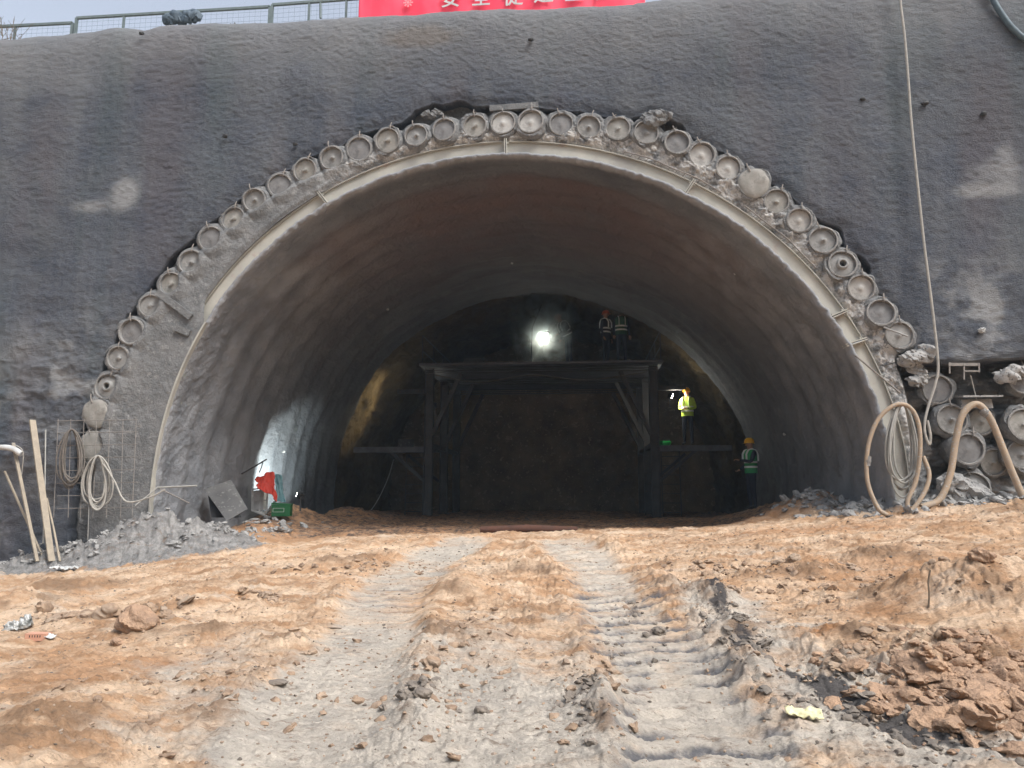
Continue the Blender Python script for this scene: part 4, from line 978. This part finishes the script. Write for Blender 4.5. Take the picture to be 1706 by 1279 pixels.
MB().box(Vector(((xL + xR) / 2, YS + 2.7, 5.52)) - gan.location, (xR - xL + .6, 5.9, .07)).build('top_deck', M['deck'], gan, smooth=False)
plats = []
for (x0, x1, nm) in ((sx(592), xL - .14, 'l'), (xR + .14, sx(1216), 'r')):
    m = MB(); m.box(Vector(((x0 + x1) / 2, YS + 1.3, 2.93)) - gan.location, (abs(x1 - x0), 2.7, .05)).build('side_deck', M['deck'], gan, smooth=False)
    m = MB(); m.bar(Vector((x0, YS - .08, 2.86)) - gan.location, Vector((x1, YS - .08, 2.86)) - gan.location, .05, .16, up=(0, 0, 1)); m.build('deck_edge', M['deck'], gan, smooth=False)
    s = 1 if nm == 'r' else -1; xx = x1 if nm == 'l' else x0
    for dy in (0.05, 2.5):
        MB().bar(Vector((xx, YS + dy, 1.9)) - gan.location, Vector((xx + s * 1.1, YS + dy, 2.82)) - gan.location, .13, .09).build('strut', M['steelgrey'], gan, smooth=False)
    x4 = (sx(660), xL - .14) if nm == 'l' else (xR + .14, sx(1145))
    MB().bar(Vector((x4[0], YS + .1, 4.72)) - gan.location, Vector((x4[1], YS + .1, 4.72)) - gan.location, .12, .12).build('upper_bracket', M['steelgrey'], gan, smooth=False)
    lx = (xL - .75, xL - .2) if nm == 'l' else (xR + .2, xR + .75)
    m = MB()
    for x in lx: m.tube([Vector((x, YS + .15, .75)) - gan.location, Vector((x, YS + .25, 3.0)) - gan.location], .018, 6)
    for z in np.arange(.95, 2.9, .28): m.tube([Vector((lx[0], YS + .18, z)) - gan.location, Vector((lx[1], YS + .18, z)) - gan.location], .012, 6)
    m.build('ladder', M['steelgrey'], gan)
for s in (-1, 1):
    m = MB(); x = xL - .25 if s < 0 else xR + .25
    for y in np.linspace(YS, YS + 5.3, 4): m.tube([Vector((x, y, 5.5)) - gan.location, Vector((x, y, 6.5)) - gan.location], .02, 6)
    for z in (6.0, 6.5): m.tube([Vector((x, YS, z)) - gan.location, Vector((x, YS + 5.3, z)) - gan.location], .018, 6)
    m.build('guard_rail', M['steelgrey'], gan)
def gobj(name, label, c, w, d, h, mat, cat, seed):
    m = MB(); rs = random.Random(seed)
    m.box((0, 0, h / 2), (w, d, h), jit=.01); m.box((0, 0, h + .01), (w * 1.05, d * 1.05, .02), jit=.004)
    o = m.build(name, mat, loc=c, smooth=False); tag(o, label, cat)
gobj('tool_crate', 'dark tool crate on the left side platform', Vector((xL - .9, YS + .7, 2.955)), .45, .3, .26, M['panel'], 'crate', 1)
gobj('tool_crate', 'low crate on the gantry top left of the glaring lamp', Vector((xL + 1.3, YS + .8, 5.555)), .6, .35, .28, M['panel'], 'crate', 2)
cable('deck_cable', 'dark cable sagging under the front edge of the gantry top', [Vector((xL + .2, YS - .1, 5.2)), Vector((xL + 1.6, YS - .13, 4.95)), Vector((xL + 3.2, YS - .13, 5.15)), Vector((xL + 4.9, YS - .13, 4.98)), Vector((xR - .2, YS - .1, 5.2))], .016, M['cabledark'], 'cable')
cable('floor_cable', 'thin pale cable drooping from the left platform to the tunnel floor', [at(656, 765, YS - .1), at(645, 800, YS - .2), at(625, 840, YS - .6), at(600, 868, YS - 1.4), at(578, 876, YS - 2)], .013, M['cablepale'], 'cable')
p = gat(880, 886); z0 = p.z
m = MB(); m.tube([Vector((at(800, 886, p.y).x, p.y, z0 + .03)), Vector((p.x, p.y + .05, z0 + .05)), Vector((at(962, 884, p.y).x, p.y + .1, z0 + .03))], [.06, .075, .06], 12)
o = m.build('log', M['darkwood']); tag(o, 'dark reddish log lying across the tunnel mouth floor', 'log')
# green item on the platform
c = at(1107, 728, YS + .3); c.z = 2.955
m = MB(); m.lathe([(.10, 0), (.16, .02), (.19, .10), (.17, .15), (.05, .16)], 16, .02, 5, 'Z'); o = m.build('green_bag', M['brightgreen'], loc=c); tag(o, 'bright green plastic bag on the right platform by the post', 'bag')

# ------------------------------------------------------------------ lamps
def lamp(label, pos, aim, power, size, kind='POINT', spot=100, color=(1, .93, .78), glass=True, blend=.3, name='work_lamp', off=.1):
    rt = empty(name, pos); tag(rt, label, 'lamp')
    d = (Vector(aim) - Vector(pos)).normalized(); q = d.to_track_quat('-Z', 'Y').to_matrix()
    hs = MB(); hs.box(q @ Vector((0, 0, size * .32)), (size * 1.15, size * .9, size * .5), q); hs.build('housing', M['blackp'], rt, smooth=False)
    MB().box(q @ Vector((0, 0, .0)), (size, size * .75, size * .1), q).build('glass', M['lampglass'] if glass else M['white'], rt, smooth=False)
    MB().bar(q @ Vector((0, 0, size * .4)), q @ Vector((0, 0, size * .4)) + Vector((0, .02, -.35)), .03).build('bracket', M['steelgrey'], rt, smooth=False)
    L = bpy.data.lights.new('lamp_light', kind); L.energy = power; L.color = color; L.shadow_soft_size = .08
    if kind == 'SPOT': L.spot_size = R_(spot); L.spot_blend = blend
    lo = bpy.data.objects.new('lamp_light', L); COL.objects.link(lo); lo.parent = rt; lo.location = d * off
    lo.rotation_euler = d.to_track_quat('-Z', 'Y').to_euler()
    return rt
LP = at(905, 561, YS + .1)
lamp('bright work lamp glaring in smoke on top of the gantry', LP, LP + Vector((-.1, -3, -1.9)), 34, .30, 'SPOT', 118, (1, .88, .66), off=.16, blend=.5)
m = MB(); m.tube([LP + Vector((-.35, 0, .3)), LP + Vector((.0, .1, 1.2))], .015, 6); m.tube([LP + Vector((-.35, 0, .3)), LP + Vector((-.38, 0, -.9))], .02, 6)
o = m.build('lamp_pole', M['blackp']); tag(o, 'thin dark pole rising beside the glaring top lamp', 'pole')
L2 = at(1119, 660, YS + .12)
lamp('small white lamp glowing left of the worker on the right platform', L2, L2 + Vector((1.5, .3, -.4)), 32, .16, off=.12)
L3_assumed = Vector((xL - .35, YS + 2.2, 4.5))
lamp('assumed unseen lamp behind the left gantry post lighting the soil wall', L3_assumed, (-7.3, YS + 1.0, 4.5), 170, .2, 'SPOT', 75, (1, .82, .5), off=.12, blend=.8)  # unseen spot lamp, assumed and added to light the soil crescent at left
L4_assumed = Vector((-5.4, 17.6, 1.75))
lamp('assumed unseen floodlight behind the machine throwing white light on the left wall', (-6.55, 16.9, 1.5), (-7.7, 17.6, 2.1), 230, .14, 'SPOT', 95, (.92, 1.0, .96), off=.1, blend=.35)  # unseen floodlight, assumed from the bright patch it makes on the left wall

# smoke round the top lamp
n = NT('smoke'); t = n.t; t.nodes.remove(n.b)
pv = n.n('ShaderNodeVolumePrincipled'); pv.inputs['Color'].default_value = (.78, .90, .92, 1)
nzv = n.noise(2.2, 4, .6, None, .8)
gd = n.n('ShaderNodeTexGradient', gradient_type='SPHERICAL'); mp = n.n('ShaderNodeMapping'); mp.inputs['Scale'].default_value = (1 / 1.25, 1 / .75, 1 / 1.7)
n.l(n.tc.outputs['Object'], mp.inputs[0]); n.l(mp.outputs[0], gd.inputs[0])
dn = n.math('MULTIPLY', n.math('MULTIPLY', n.ramp(nzv, [(.42, .05), (.62, 1.0)]), n.math('POWER', gd.outputs['Fac'], 1.5)), 7.0)
n.l(dn, pv.inputs['Density']); out = [x for x in t.nodes if x.type == 'OUTPUT_MATERIAL'][0]; n.l(pv.outputs[0], out.inputs['Volume'])
m = MB(); m.lump((0, 0, 0), 1, (1.25, .75, 1.7), sub=3, amp=0)
o = m.build('smoke', n.m, loc=LP + Vector((.05, 0, .42))); tag(o, 'pale bluish smoke drifting round the glaring top lamp', 'smoke', None, 'stuff')

# ------------------------------------------------------------------ people
def skin_chain(verts, edges, rad, root=0, sub=1):
    me = bpy.data.meshes.new('tmp'); me.from_pydata([tuple(v) for v in verts], edges, [])
    o = bpy.data.objects.new('tmp', me); COL.objects.link(o)
    md = o.modifiers.new('skin', 'SKIN'); md.use_smooth_shade = True
    if not me.skin_vertices: 
        bpy.context.view_layer.objects.active = o
        bm = bmesh.new(); bm.from_mesh(me); bm.verts.layers.skin.verify(); bm.to_mesh(me); bm.free()
    sv = me.skin_vertices[0].data
    for i, r in enumerate(rad): sv[i].radius = (r, r) if not hasattr(r, '__len__') else r
    for i in range(len(rad)): sv[i].use_root = (i == root)
    if sub: sb = o.modifiers.new('sub', 'SUBSURF'); sb.levels = sub; sb.render_levels = sub
    dg = bpy.context.evaluated_depsgraph_get(); dg.update()
    em = bpy.data.meshes.new_from_object(o.evaluated_get(dg))
    vs = [v.co.copy() for v in em.vertices]; fs = [tuple(p.vertices) for p in em.polygons]
    bpy.data.objects.remove(o); bpy.data.meshes.remove(me); bpy.data.meshes.remove(em)
    return vs, fs
def person(label, loc, rz, pose, vest, helmet, sleeve, lean=0.0):
    rt = empty('person', loc, rz); tag(rt, label, 'person')
    J = dict(pel=(0, 0, .96), sp=(0, 0, 1.12), ch=(0, 0, 1.32), nb=(0, .01, 1.47), nk=(0, 0, 1.53), hd=(0, -.015, 1.62), ht=(0, -.01, 1.70),
             hl=(.095, 0, .92), kl=(.11, -.02, .50), al=(.12, .02, .09), tl=(.14, -.15, .04), hr=(-.095, 0, .92), kr=(-.11, -.02, .50), ar=(-.12, .02, .09), tr=(-.14, -.15, .04),
             sl=(.18, .01, 1.41), sr=(-.18, .01, 1.41))
    if pose == 'front': A_ = dict(el=(.25, .03, 1.14), wl=(.07, -.22, 1.13), er=(-.25, .03, 1.14), wr=(-.05, -.22, 1.10))
    elif pose == 'work': A_ = dict(el=(.25, -.12, 1.18), wl=(.18, -.38, 1.22), er=(-.26, .04, 1.13), wr=(-.20, -.20, 1.0))
    else: A_ = dict(el=(.24, .03, 1.13), wl=(.25, -.06, .88), er=(-.24, .03, 1.13), wr=(-.25, -.06, .88))
    J.update(A_)
    lm = Matrix.Rotation(lean, 3, 'X')
    def LN(p):
        p = Vector(p)
        return p if p.z < .97 else lm @ (p - Vector((0, 0, .96))) + Vector((0, 0, .96))
    J = {k: LN(v) for k, v in J.items()}
    rad = dict(pel=(.15, .11), sp=(.14, .10), ch=(.155, .11), nb=(.08, .07), nk=.055, hd=(.078, .092), ht=(.068, .08), hl=.095, kl=.062, al=.045, tl=.035, hr=.095, kr=.062, ar=.045, tr=.035,
               sl=.07, sr=.07, el=.048, er=.048, wl=.03, wr=.03)
    E = [('pel', 'sp'), ('sp', 'ch'), ('ch', 'nb'), ('nb', 'nk'), ('nk', 'hd'), ('hd', 'ht'), ('pel', 'hl'), ('hl', 'kl'), ('kl', 'al'), ('al', 'tl'), ('pel', 'hr'), ('hr', 'kr'), ('kr', 'ar'), ('ar', 'tr'),
         ('ch', 'sl'), ('sl', 'el'), ('el', 'wl'), ('ch', 'sr'), ('sr', 'er'), ('er', 'wr')]
    names = list(J); vs, fs = skin_chain([J[k] for k in names], [(names.index(a), names.index(b)) for a, b in E], [rad[k] for k in names], names.index('pel'), 2)
    m = MB()
    hd = J['hd']; b0 = len(vs)
    mi = []
    for f in fs:
        c = sum((vs[i] for i in f), Vector()) / len(f)
        if (c - hd).length < .17 and c.z > J['nk'].z - .03: k = 1
        elif sleeve and c.z > 1.0 * math.cos(lean) and (c - J['wl']).length > .05 and (c - J['wr']).length > .05: k = 2
        elif c.z < .10: k = 3
        else: k = 0
        mi.append(k)
    m.v = [tuple(v) for v in vs]; m.f = list(fs); m.m = mi
    # face: nose, eyes, ears, mouth
    def fp(x, y, z): return hd + lm @ Vector((x, y, z))
    m.lump(fp(0, -.098, -.01), .017, (.8, 1.1, 1.3), sub=2, amp=0, mi=1)
    for s in (-1, 1):
        m.lump(fp(s * .03, -.084, .018), .010, (1.3, .6, .7), sub=2, amp=0, mi=3)
        m.lump(fp(s * .083, .005, .0), .022, (.4, .8, 1.3), sub=2, amp=0, mi=1)
    m.lump(fp(0, -.088, -.045), .016, (1.4, .4, .35), sub=2, amp=0, mi=3)
    # hands: palm and five bent fingers
    for s, wk, ek in ((1, 'wl', 'el'), (-1, 'wr', 'er')):
        w_ = J[wk]; d = (w_ - J[ek]).normalized(); side = d.cross(Vector((0, 0, 1)))
        side = side.normalized() if side.length > .2 else Vector((0, -1, 0)); nrm = side.cross(d)
        pv_, pf = skin_chain([w_, w_ + d * .05, w_ + d * .085], [(0, 1), (1, 2)], [.028, (.038, .020), (.036, .018)], 0, 1); m.add(pv_, pf, 1)
        for k in range(4):
            b_ = w_ + d * .08 + side * (k - 1.5) * .019; L_ = (.032, .036, .034, .026)[k]
            q = [b_, b_ + d * L_, b_ + d * L_ * 1.6 - nrm * .016 * s, b_ + d * L_ * 1.8 - nrm * .034 * s]
            a, f = skin_chain(q, [(0, 1), (1, 2), (2, 3)], [.0095, .009, .0085, .007], 0, 1); m.add(a, f, 1)
        b_ = w_ + d * .03 - side * .03
        a, f = skin_chain([b_, b_ - side * .022 + d * .022, b_ - side * .024 + d * .05], [(0, 1), (1, 2)], [.011, .010, .008], 0, 1); m.add(a, f, 1)
    m.build('body', [M['navy'], M['skin'], M[vest], M['blackp']], rt)
    # vest
    def ring(prof, name, mat, n=24):
        mm_ = MB(); V = []; F = []
        for (z, rx, ry) in prof:
            for k in range(n):
                a = 2 * math.pi * k / n; V.append(LN((rx * math.cos(a), ry * math.sin(a), z)))
        for j in range(len(prof) - 1):
            for k in range(n): F.append((j * n + k, j * n + (k + 1) % n, (j + 1) * n + (k + 1) % n, (j + 1) * n + k))
        mm_.add(V, F); return mm_.build(name, mat, rt)
    vt = ring([(.90, .185, .145), (1.0, .185, .145), (1.12, .183, .143), (1.26, .20, .15), (1.36, .215, .145), (1.43, .21, .125), (1.475, .15, .10), (1.50, .085, .075)], 'vest', M[vest])
    for z in (1.03, 1.15):
        st = ring([(z, .192, .152), (z + .05, .192, .153)], 'reflective_strip', M['strip']); st.parent = vt
    for s in (-1, 1):
        mm_ = MB(); pts = [LN((s * .10, -.158 + .02 * abs(k - 2) * 0, z)) for k, z in enumerate((1.2, 1.3, 1.38))] + [LN((s * .10, -.10, 1.475)), LN((s * .10, 0, 1.50)), LN((s * .10, .11, 1.465)), LN((s * .10, .155, 1.36)), LN((s * .10, .155, 1.2))]
        for a, b2 in zip(pts[:-1], pts[1:]): mm_.bar(a, b2, .045, .012, up=(1, 0, 0))
        mm_.build('shoulder_strip', M['strip'], vt)
    # helmet
    hc = J['hd'] + lm @ Vector((0, .0, .035))
    mm_ = MB(); V = []; F = []; n_ = 24; pr_ = [(.128, -.004, 1.0), (.118, .0, 1), (.112, .02, 1), (.108, .06, 1), (.092, .10, 1), (.06, .128, 1), (.02, .138, 1)]
    for j, (r, h, q) in enumerate(pr_):
        for k in range(n_):
            a = 2 * math.pi * k / n_; ex = (.035 * max(0, -math.sin(a)) ** 2) if j == 0 else 0
            V.append(hc + lm @ Vector(((r * .95) * math.cos(a), (r * 1.15 + ex) * math.sin(a), h)))
    for j in range(len(pr_) - 1):
        for k in range(n_): F.append((j * n_ + k, j * n_ + (k + 1) % n_, (j + 1) * n_ + (k + 1) % n_, (j + 1) * n_ + k))
    F.append(tuple((len(pr_) - 1) * n_ + k for k in range(n_)))
    mm_.add(V, F)
    for dx in (-.025, .025): mm_.tube([hc + lm @ Vector((dx, -.11, .07)), hc + lm @ Vector((dx, -.05, .128)), hc + lm @ Vector((dx, .05, .128)), hc + lm @ Vector((dx, .11, .07))], .008, 6)
    mm_.build('helmet', M[helmet], rt)
    return rt
c = at(1147, 738, YS + .2); person('worker in a yellow-green jacket and yellow helmet standing on the right platform', (c.x, YS + .2, 2.957), R_(-25), 'front', 'vestyel', 'helmety', True)
c = at(1252, 800, 19.2); person('worker in green vest and yellow helmet beside the right wall behind the soil heap', (c.x, 19.2, min(gz(c.x, 19.2), 1.18)), R_(-75), 'work', 'vestgreen', 'helmety', False)
c = at(948, 600, YS + .7); person('bending worker with reflective stripes right of the glaring top lamp', (c.x, YS + .7, 5.557), R_(-60), 'work', 'navy', 'helmetr', False, .55)
c = at(1010, 600, YS + .6); person('worker in a dark vest, left one of two upright on the gantry top', (c.x, YS + .6, 5.557), R_(60), 'down', 'navy', 'helmetr', False)
c = at(1036, 600, YS + .3); person('worker in a green vest, right one of two upright on the gantry top', (c.x, YS + .3, 5.557), R_(10), 'down', 'vestshade', 'helmetr', False)

# ------------------------------------------------------------------ top of the wall: fence, banner, tarp, shrubs
YT = YW + .9
def tz(x): return float(ztop(np.array([x]))[0]) - .30
fdesc = ['fence panel at the far left corner behind the twigs', 'long fence panel left of and behind the slate tarp', 'fence panel between the slate tarp panel and the red banner']
for i, (x0, y0, x1, y1) in enumerate([(-160, 52, 121, 38), (128, 30, 450, 11), (454, 8, 640, -6)]):
    a = at(x0, y0, YT); b = at(x1, y1, YT)
    rt = empty('wire_fence', (a.x, YT, tz(a.x))); tag(rt, 'low green-grey wire ' + fdesc[i], 'fence', 'fence panels along the wall top')
    Lc = lambda p: p - rt.location
    m = MB(); m.bar(Lc(a), Lc(b), .05, .05)
    m.bar(Lc(Vector((a.x, YT, tz(a.x) + .08))), Lc(Vector((b.x, YT, tz(b.x) + .08))), .04, .04)
    for p in (a, b): m.bar(Lc(Vector((p.x, YT, tz(p.x)))), Lc(p), .05, .05)
    m.build('frame', M['fence'], rt, smooth=False)
    npn = 2 if i != 1 else 1
    for k in range(1, npn + 1):
        t_ = k / (npn + 1); t_ = .25 if i == 1 else t_
        p = a.lerp(b, t_); MB().bar(Lc(Vector((p.x, YT, tz(p.x)))), Lc(p), .04, .04).build('post', M['fence'], rt, smooth=False)
    m = MB()
    for k in range(1, int((b.x - a.x) / .12)):
        p = a.lerp(b, k * .12 / (b.x - a.x)); m.tube([Lc(Vector((p.x, YT, tz(p.x)))), Lc(p)], .0018, 4, cap=False)
    for k in range(1, 7):
        m.tube([Lc(Vector((a.x, YT, a.z - k * .1))), Lc(Vector((b.x, YT, b.z - k * .1)))], .0018, 4, cap=False)
    m.build('wire_infill', M['fence'], rt)
stick('fence_pole', 'tall pole rising above the fence near the banner', at(534, 30, YT), at(532, -40, YT), .025, 0, M['fence'], 'pole', True)
# slate tarp bundle
a = at(303, 30, YT - .25); m = MB(); rs = random.Random(4)
for k in range(9): m.lump((-.3 + k * .075, rs.uniform(-.03, .03), rs.uniform(-.02, .03)), .12, (1, .7, 1.05), seed=k + 3, sub=3, amp=.3)
o = m.build('slate_tarp', M['tarp'], loc=a); tag(o, 'folded dark slate tarp bundle hung on the fence', 'tarp')
# banner
YBn = YW + .55
xa = at(598, 0, YBn).x; xb = at(1075, 0, YBn).x; zb = at(700, 24, YBn).z - .12; zt = zb + 1.3
ban = empty('red_banner', (xa, YBn, zb)); tag(ban, 'red banner with white characters along the wall top', 'banner')
uu, vv = np.meshgrid(np.linspace(0, 1, 160), np.linspace(0, 1, 24))
slope = (at(1050, 0, YBn).z - at(1050, 18, YBn).z)
def bz(u_): return .0 + .16 * u_
P = np.stack([uu * (xb - xa), .025 * np.sin(uu * 46) + .02 * fbm(uu * 20, vv * 3, 3, 301), -.35 + vv * 1.65 + bz(uu)], -1)
o = bcloth = grid_obj('cloth', P, M['red'], ban); md = o.modifiers.new('solid', 'SOLIDIFY'); md.thickness = .004
def text(ch, x, z, size, mat, name, parent):
    cu = bpy.data.curves.new('txt', 'FONT'); cu.body = ch; cu.size = size; cu.extrude = .004; cu.offset = .012 * size; cu.resolution_u = 2
    to = bpy.data.objects.new('txt', cu); COL.objects.link(to); to.rotation_euler = (R_(90), 0, 0)
    dg = bpy.context.evaluated_depsgraph_get(); dg.update()
    me = bpy.data.meshes.new_from_object(to.evaluated_get(dg)); bpy.data.objects.remove(to)
    xs_ = [v.co.x for v in me.vertices]; 
    me.materials.clear(); me.materials.append(mat)
    o = bpy.data.objects.new(name, me); COL.objects.link(o); o.parent = parent; o.rotation_euler = (R_(90), 0, 0); o.location = (x - (max(xs_) + min(xs_)) / 2 if xs_ else x, -.06, z)
    return o
for ch, px, py in (('安', 751, 15), ('全', 802, 12.5), ('促', 855, 12), ('进', 906, 7.5), ('生', 957, 5), ('产', 1008, 2.5)):
    p = at(px, py, YBn); text(ch, p.x - xa, p.z - zb + .035, .40, M['white'], 'character', bcloth)
m = MB(); p = at(681, 7, YBn) - Vector((xa, YBn, zb))
for k in range(8):
    a_ = k * math.pi / 4; m.box(Vector((p.x + .07 * math.cos(a_), -.055, p.z + .07 * math.sin(a_))), (.055, .008, .03), Euler((0, -a_, 0)))
m.lathe([(.03, .05), (.03, .06), (.001, .06)], 12, c=(p.x, 0, p.z))
m.build('emblem', M['pink'], bcloth, smooth=False)
for k, x in enumerate((.03, 1.35, 2.7, 4.0, (xb - xa) - .03)):
    MB().tube([(x, .07, -.5), (x, .07, 1.45)], .024, 8).build('post', M['rebar'], ban)
# bare shrubs
def shrub(label, px, py, h, wd, seed, Y=YT - .2, leaves=40):
    rs = random.Random(seed); c = at(px, py, Y); c.z = tz(c.x) + .05
    rt = empty('bare_shrub', c); tag(rt, label, 'shrub', 'bare shrubs along the wall top')
    m = MB(); lf = MB()
    for k in range(9):
        a = rs.uniform(-1, 1); top = Vector((a * wd, rs.uniform(-.15, .15), h * rs.uniform(.6, 1)))
        mid_ = top * .5 + Vector((rs.uniform(-.08, .08), 0, .05)); pts = spline([Vector((a * .1, 0, 0)), mid_, top], 5); m.tube(pts, [.010 - .0007 * i for i in range(len(pts))], 5)
        for j in range(6):
            q = pts[rs.randrange(3, len(pts))]; e = q + Vector((rs.uniform(-.2, .2), rs.uniform(-.1, .1), rs.uniform(.05, .25))) * h; m.tube([q, (q + e) / 2 + Vector((0, 0, .02)), e], [.005, .004, .002], 4)
            for l in range(leaves // 9):
                s = e.lerp(q, rs.random()); n_ = Vector((rs.uniform(-1, 1), rs.uniform(-1, 1), rs.uniform(-1, 1))) * .02; n2_ = Vector((n_.y, -n_.x, n_.z * .5))
                lf.add([s, s + n_, s + n_ + n2_, s + n2_], [(0, 1, 2, 3)])
    m.build('twigs', M['twig'], rt)
    if lf.v: lf.build('leaves', M['leaf'], rt, smooth=False)
shrub('bare branching shrub in the top left corner', 12, 50, 1.1, .5, 1, leaves=9)
shrub('dry leafy shrub behind the left fence corner', 35, 55, .55, .4, 2, leaves=30)
shrub('small shrub rising above the slate tarp', 322, 30, .75, .12, 3, YT + .2, 20)
shrub('low dry shrub right of the slate tarp', 385, 28, .40, .5, 4, YT - .3, 40)
shrub('low dry shrub left of the banner, at the fence gap', 455, 28, .36, .3, 5, YT - .3, 40)

# ------------------------------------------------------------------ litter in the foreground
p = gat(64, 1066); rt = empty('brick', (p.x, p.y, p.z + .025), .12); tag(rt, 'orange hollow brick lying by the wrapper at lower left', 'brick')
MB().box((0, 0, 0), (.20, .11, .07), jit=.003).build('brick_body', M['brick'], rt, smooth=False)
m = MB()
for k in range(5): m.box((-.055 + k * .025, -.0560, .012), (.008, .004, .022))
m.build('core_holes', M['blackp'], rt, smooth=False)
p = gat(84, 1066); sheet('paper_scrap', 'small white scrap beside the hollow brick', (p.x, p.y, p.z + .03), .08, .06, .02, M['white'], 'paper', 4, (.5, .2, .1), 8, 8)
p = gat(30, 1050); sheet('foil_wrapper', 'silver and white crumpled wrapper left of the brick', (p.x, p.y, p.z + .05), .26, .13, .07, M['foil'], 'wrapper', 14, (.7, -.35, .5))
p = gat(1340, 1196); sheet('yellow_sheet', 'pale yellow plastic scrap beside the dark stain', (p.x, p.y, p.z + .03), .22, .10, .03, M['yellowpaper'], 'scrap', 24, (.25, .05, -.1))
a = gat(1547, 1014); m = MB(); m.tube(spline([a, a + Vector((.015, 0, .12)), a + Vector((.02, .01, .22)), a + Vector((.045, .01, .33))], 4), [.008] * 13, 6); o = m.build('twig', M['twig']); tag(o, 'thin dark twig standing upright in the right bank', 'twig')
a = gat(553, 1050); m = MB(); m.tube([a + Vector((-.08, 0, .02)), a + Vector((.09, .02, .015))], [.010, .005], 6); o = m.build('stick', M['twig']); tag(o, 'short dark stick lying at the left edge of the left track', 'stick')

# ------------------------------------------------------------------ air: thin haze over the whole site
n = NT('air'); n.t.nodes.remove(n.b); pv = n.n('ShaderNodeVolumePrincipled'); pv.inputs['Color'].default_value = (.66, .84, 1, 1); pv.inputs['Density'].default_value = .0011
out = [x for x in n.t.nodes if x.type == 'OUTPUT_MATERIAL'][0]; n.l(pv.outputs[0], out.inputs['Volume'])
o = MB().box((0, 0, 10), (1000, 1000, 40)).build('haze', n.m, smooth=False); tag(o, kind='stuff')
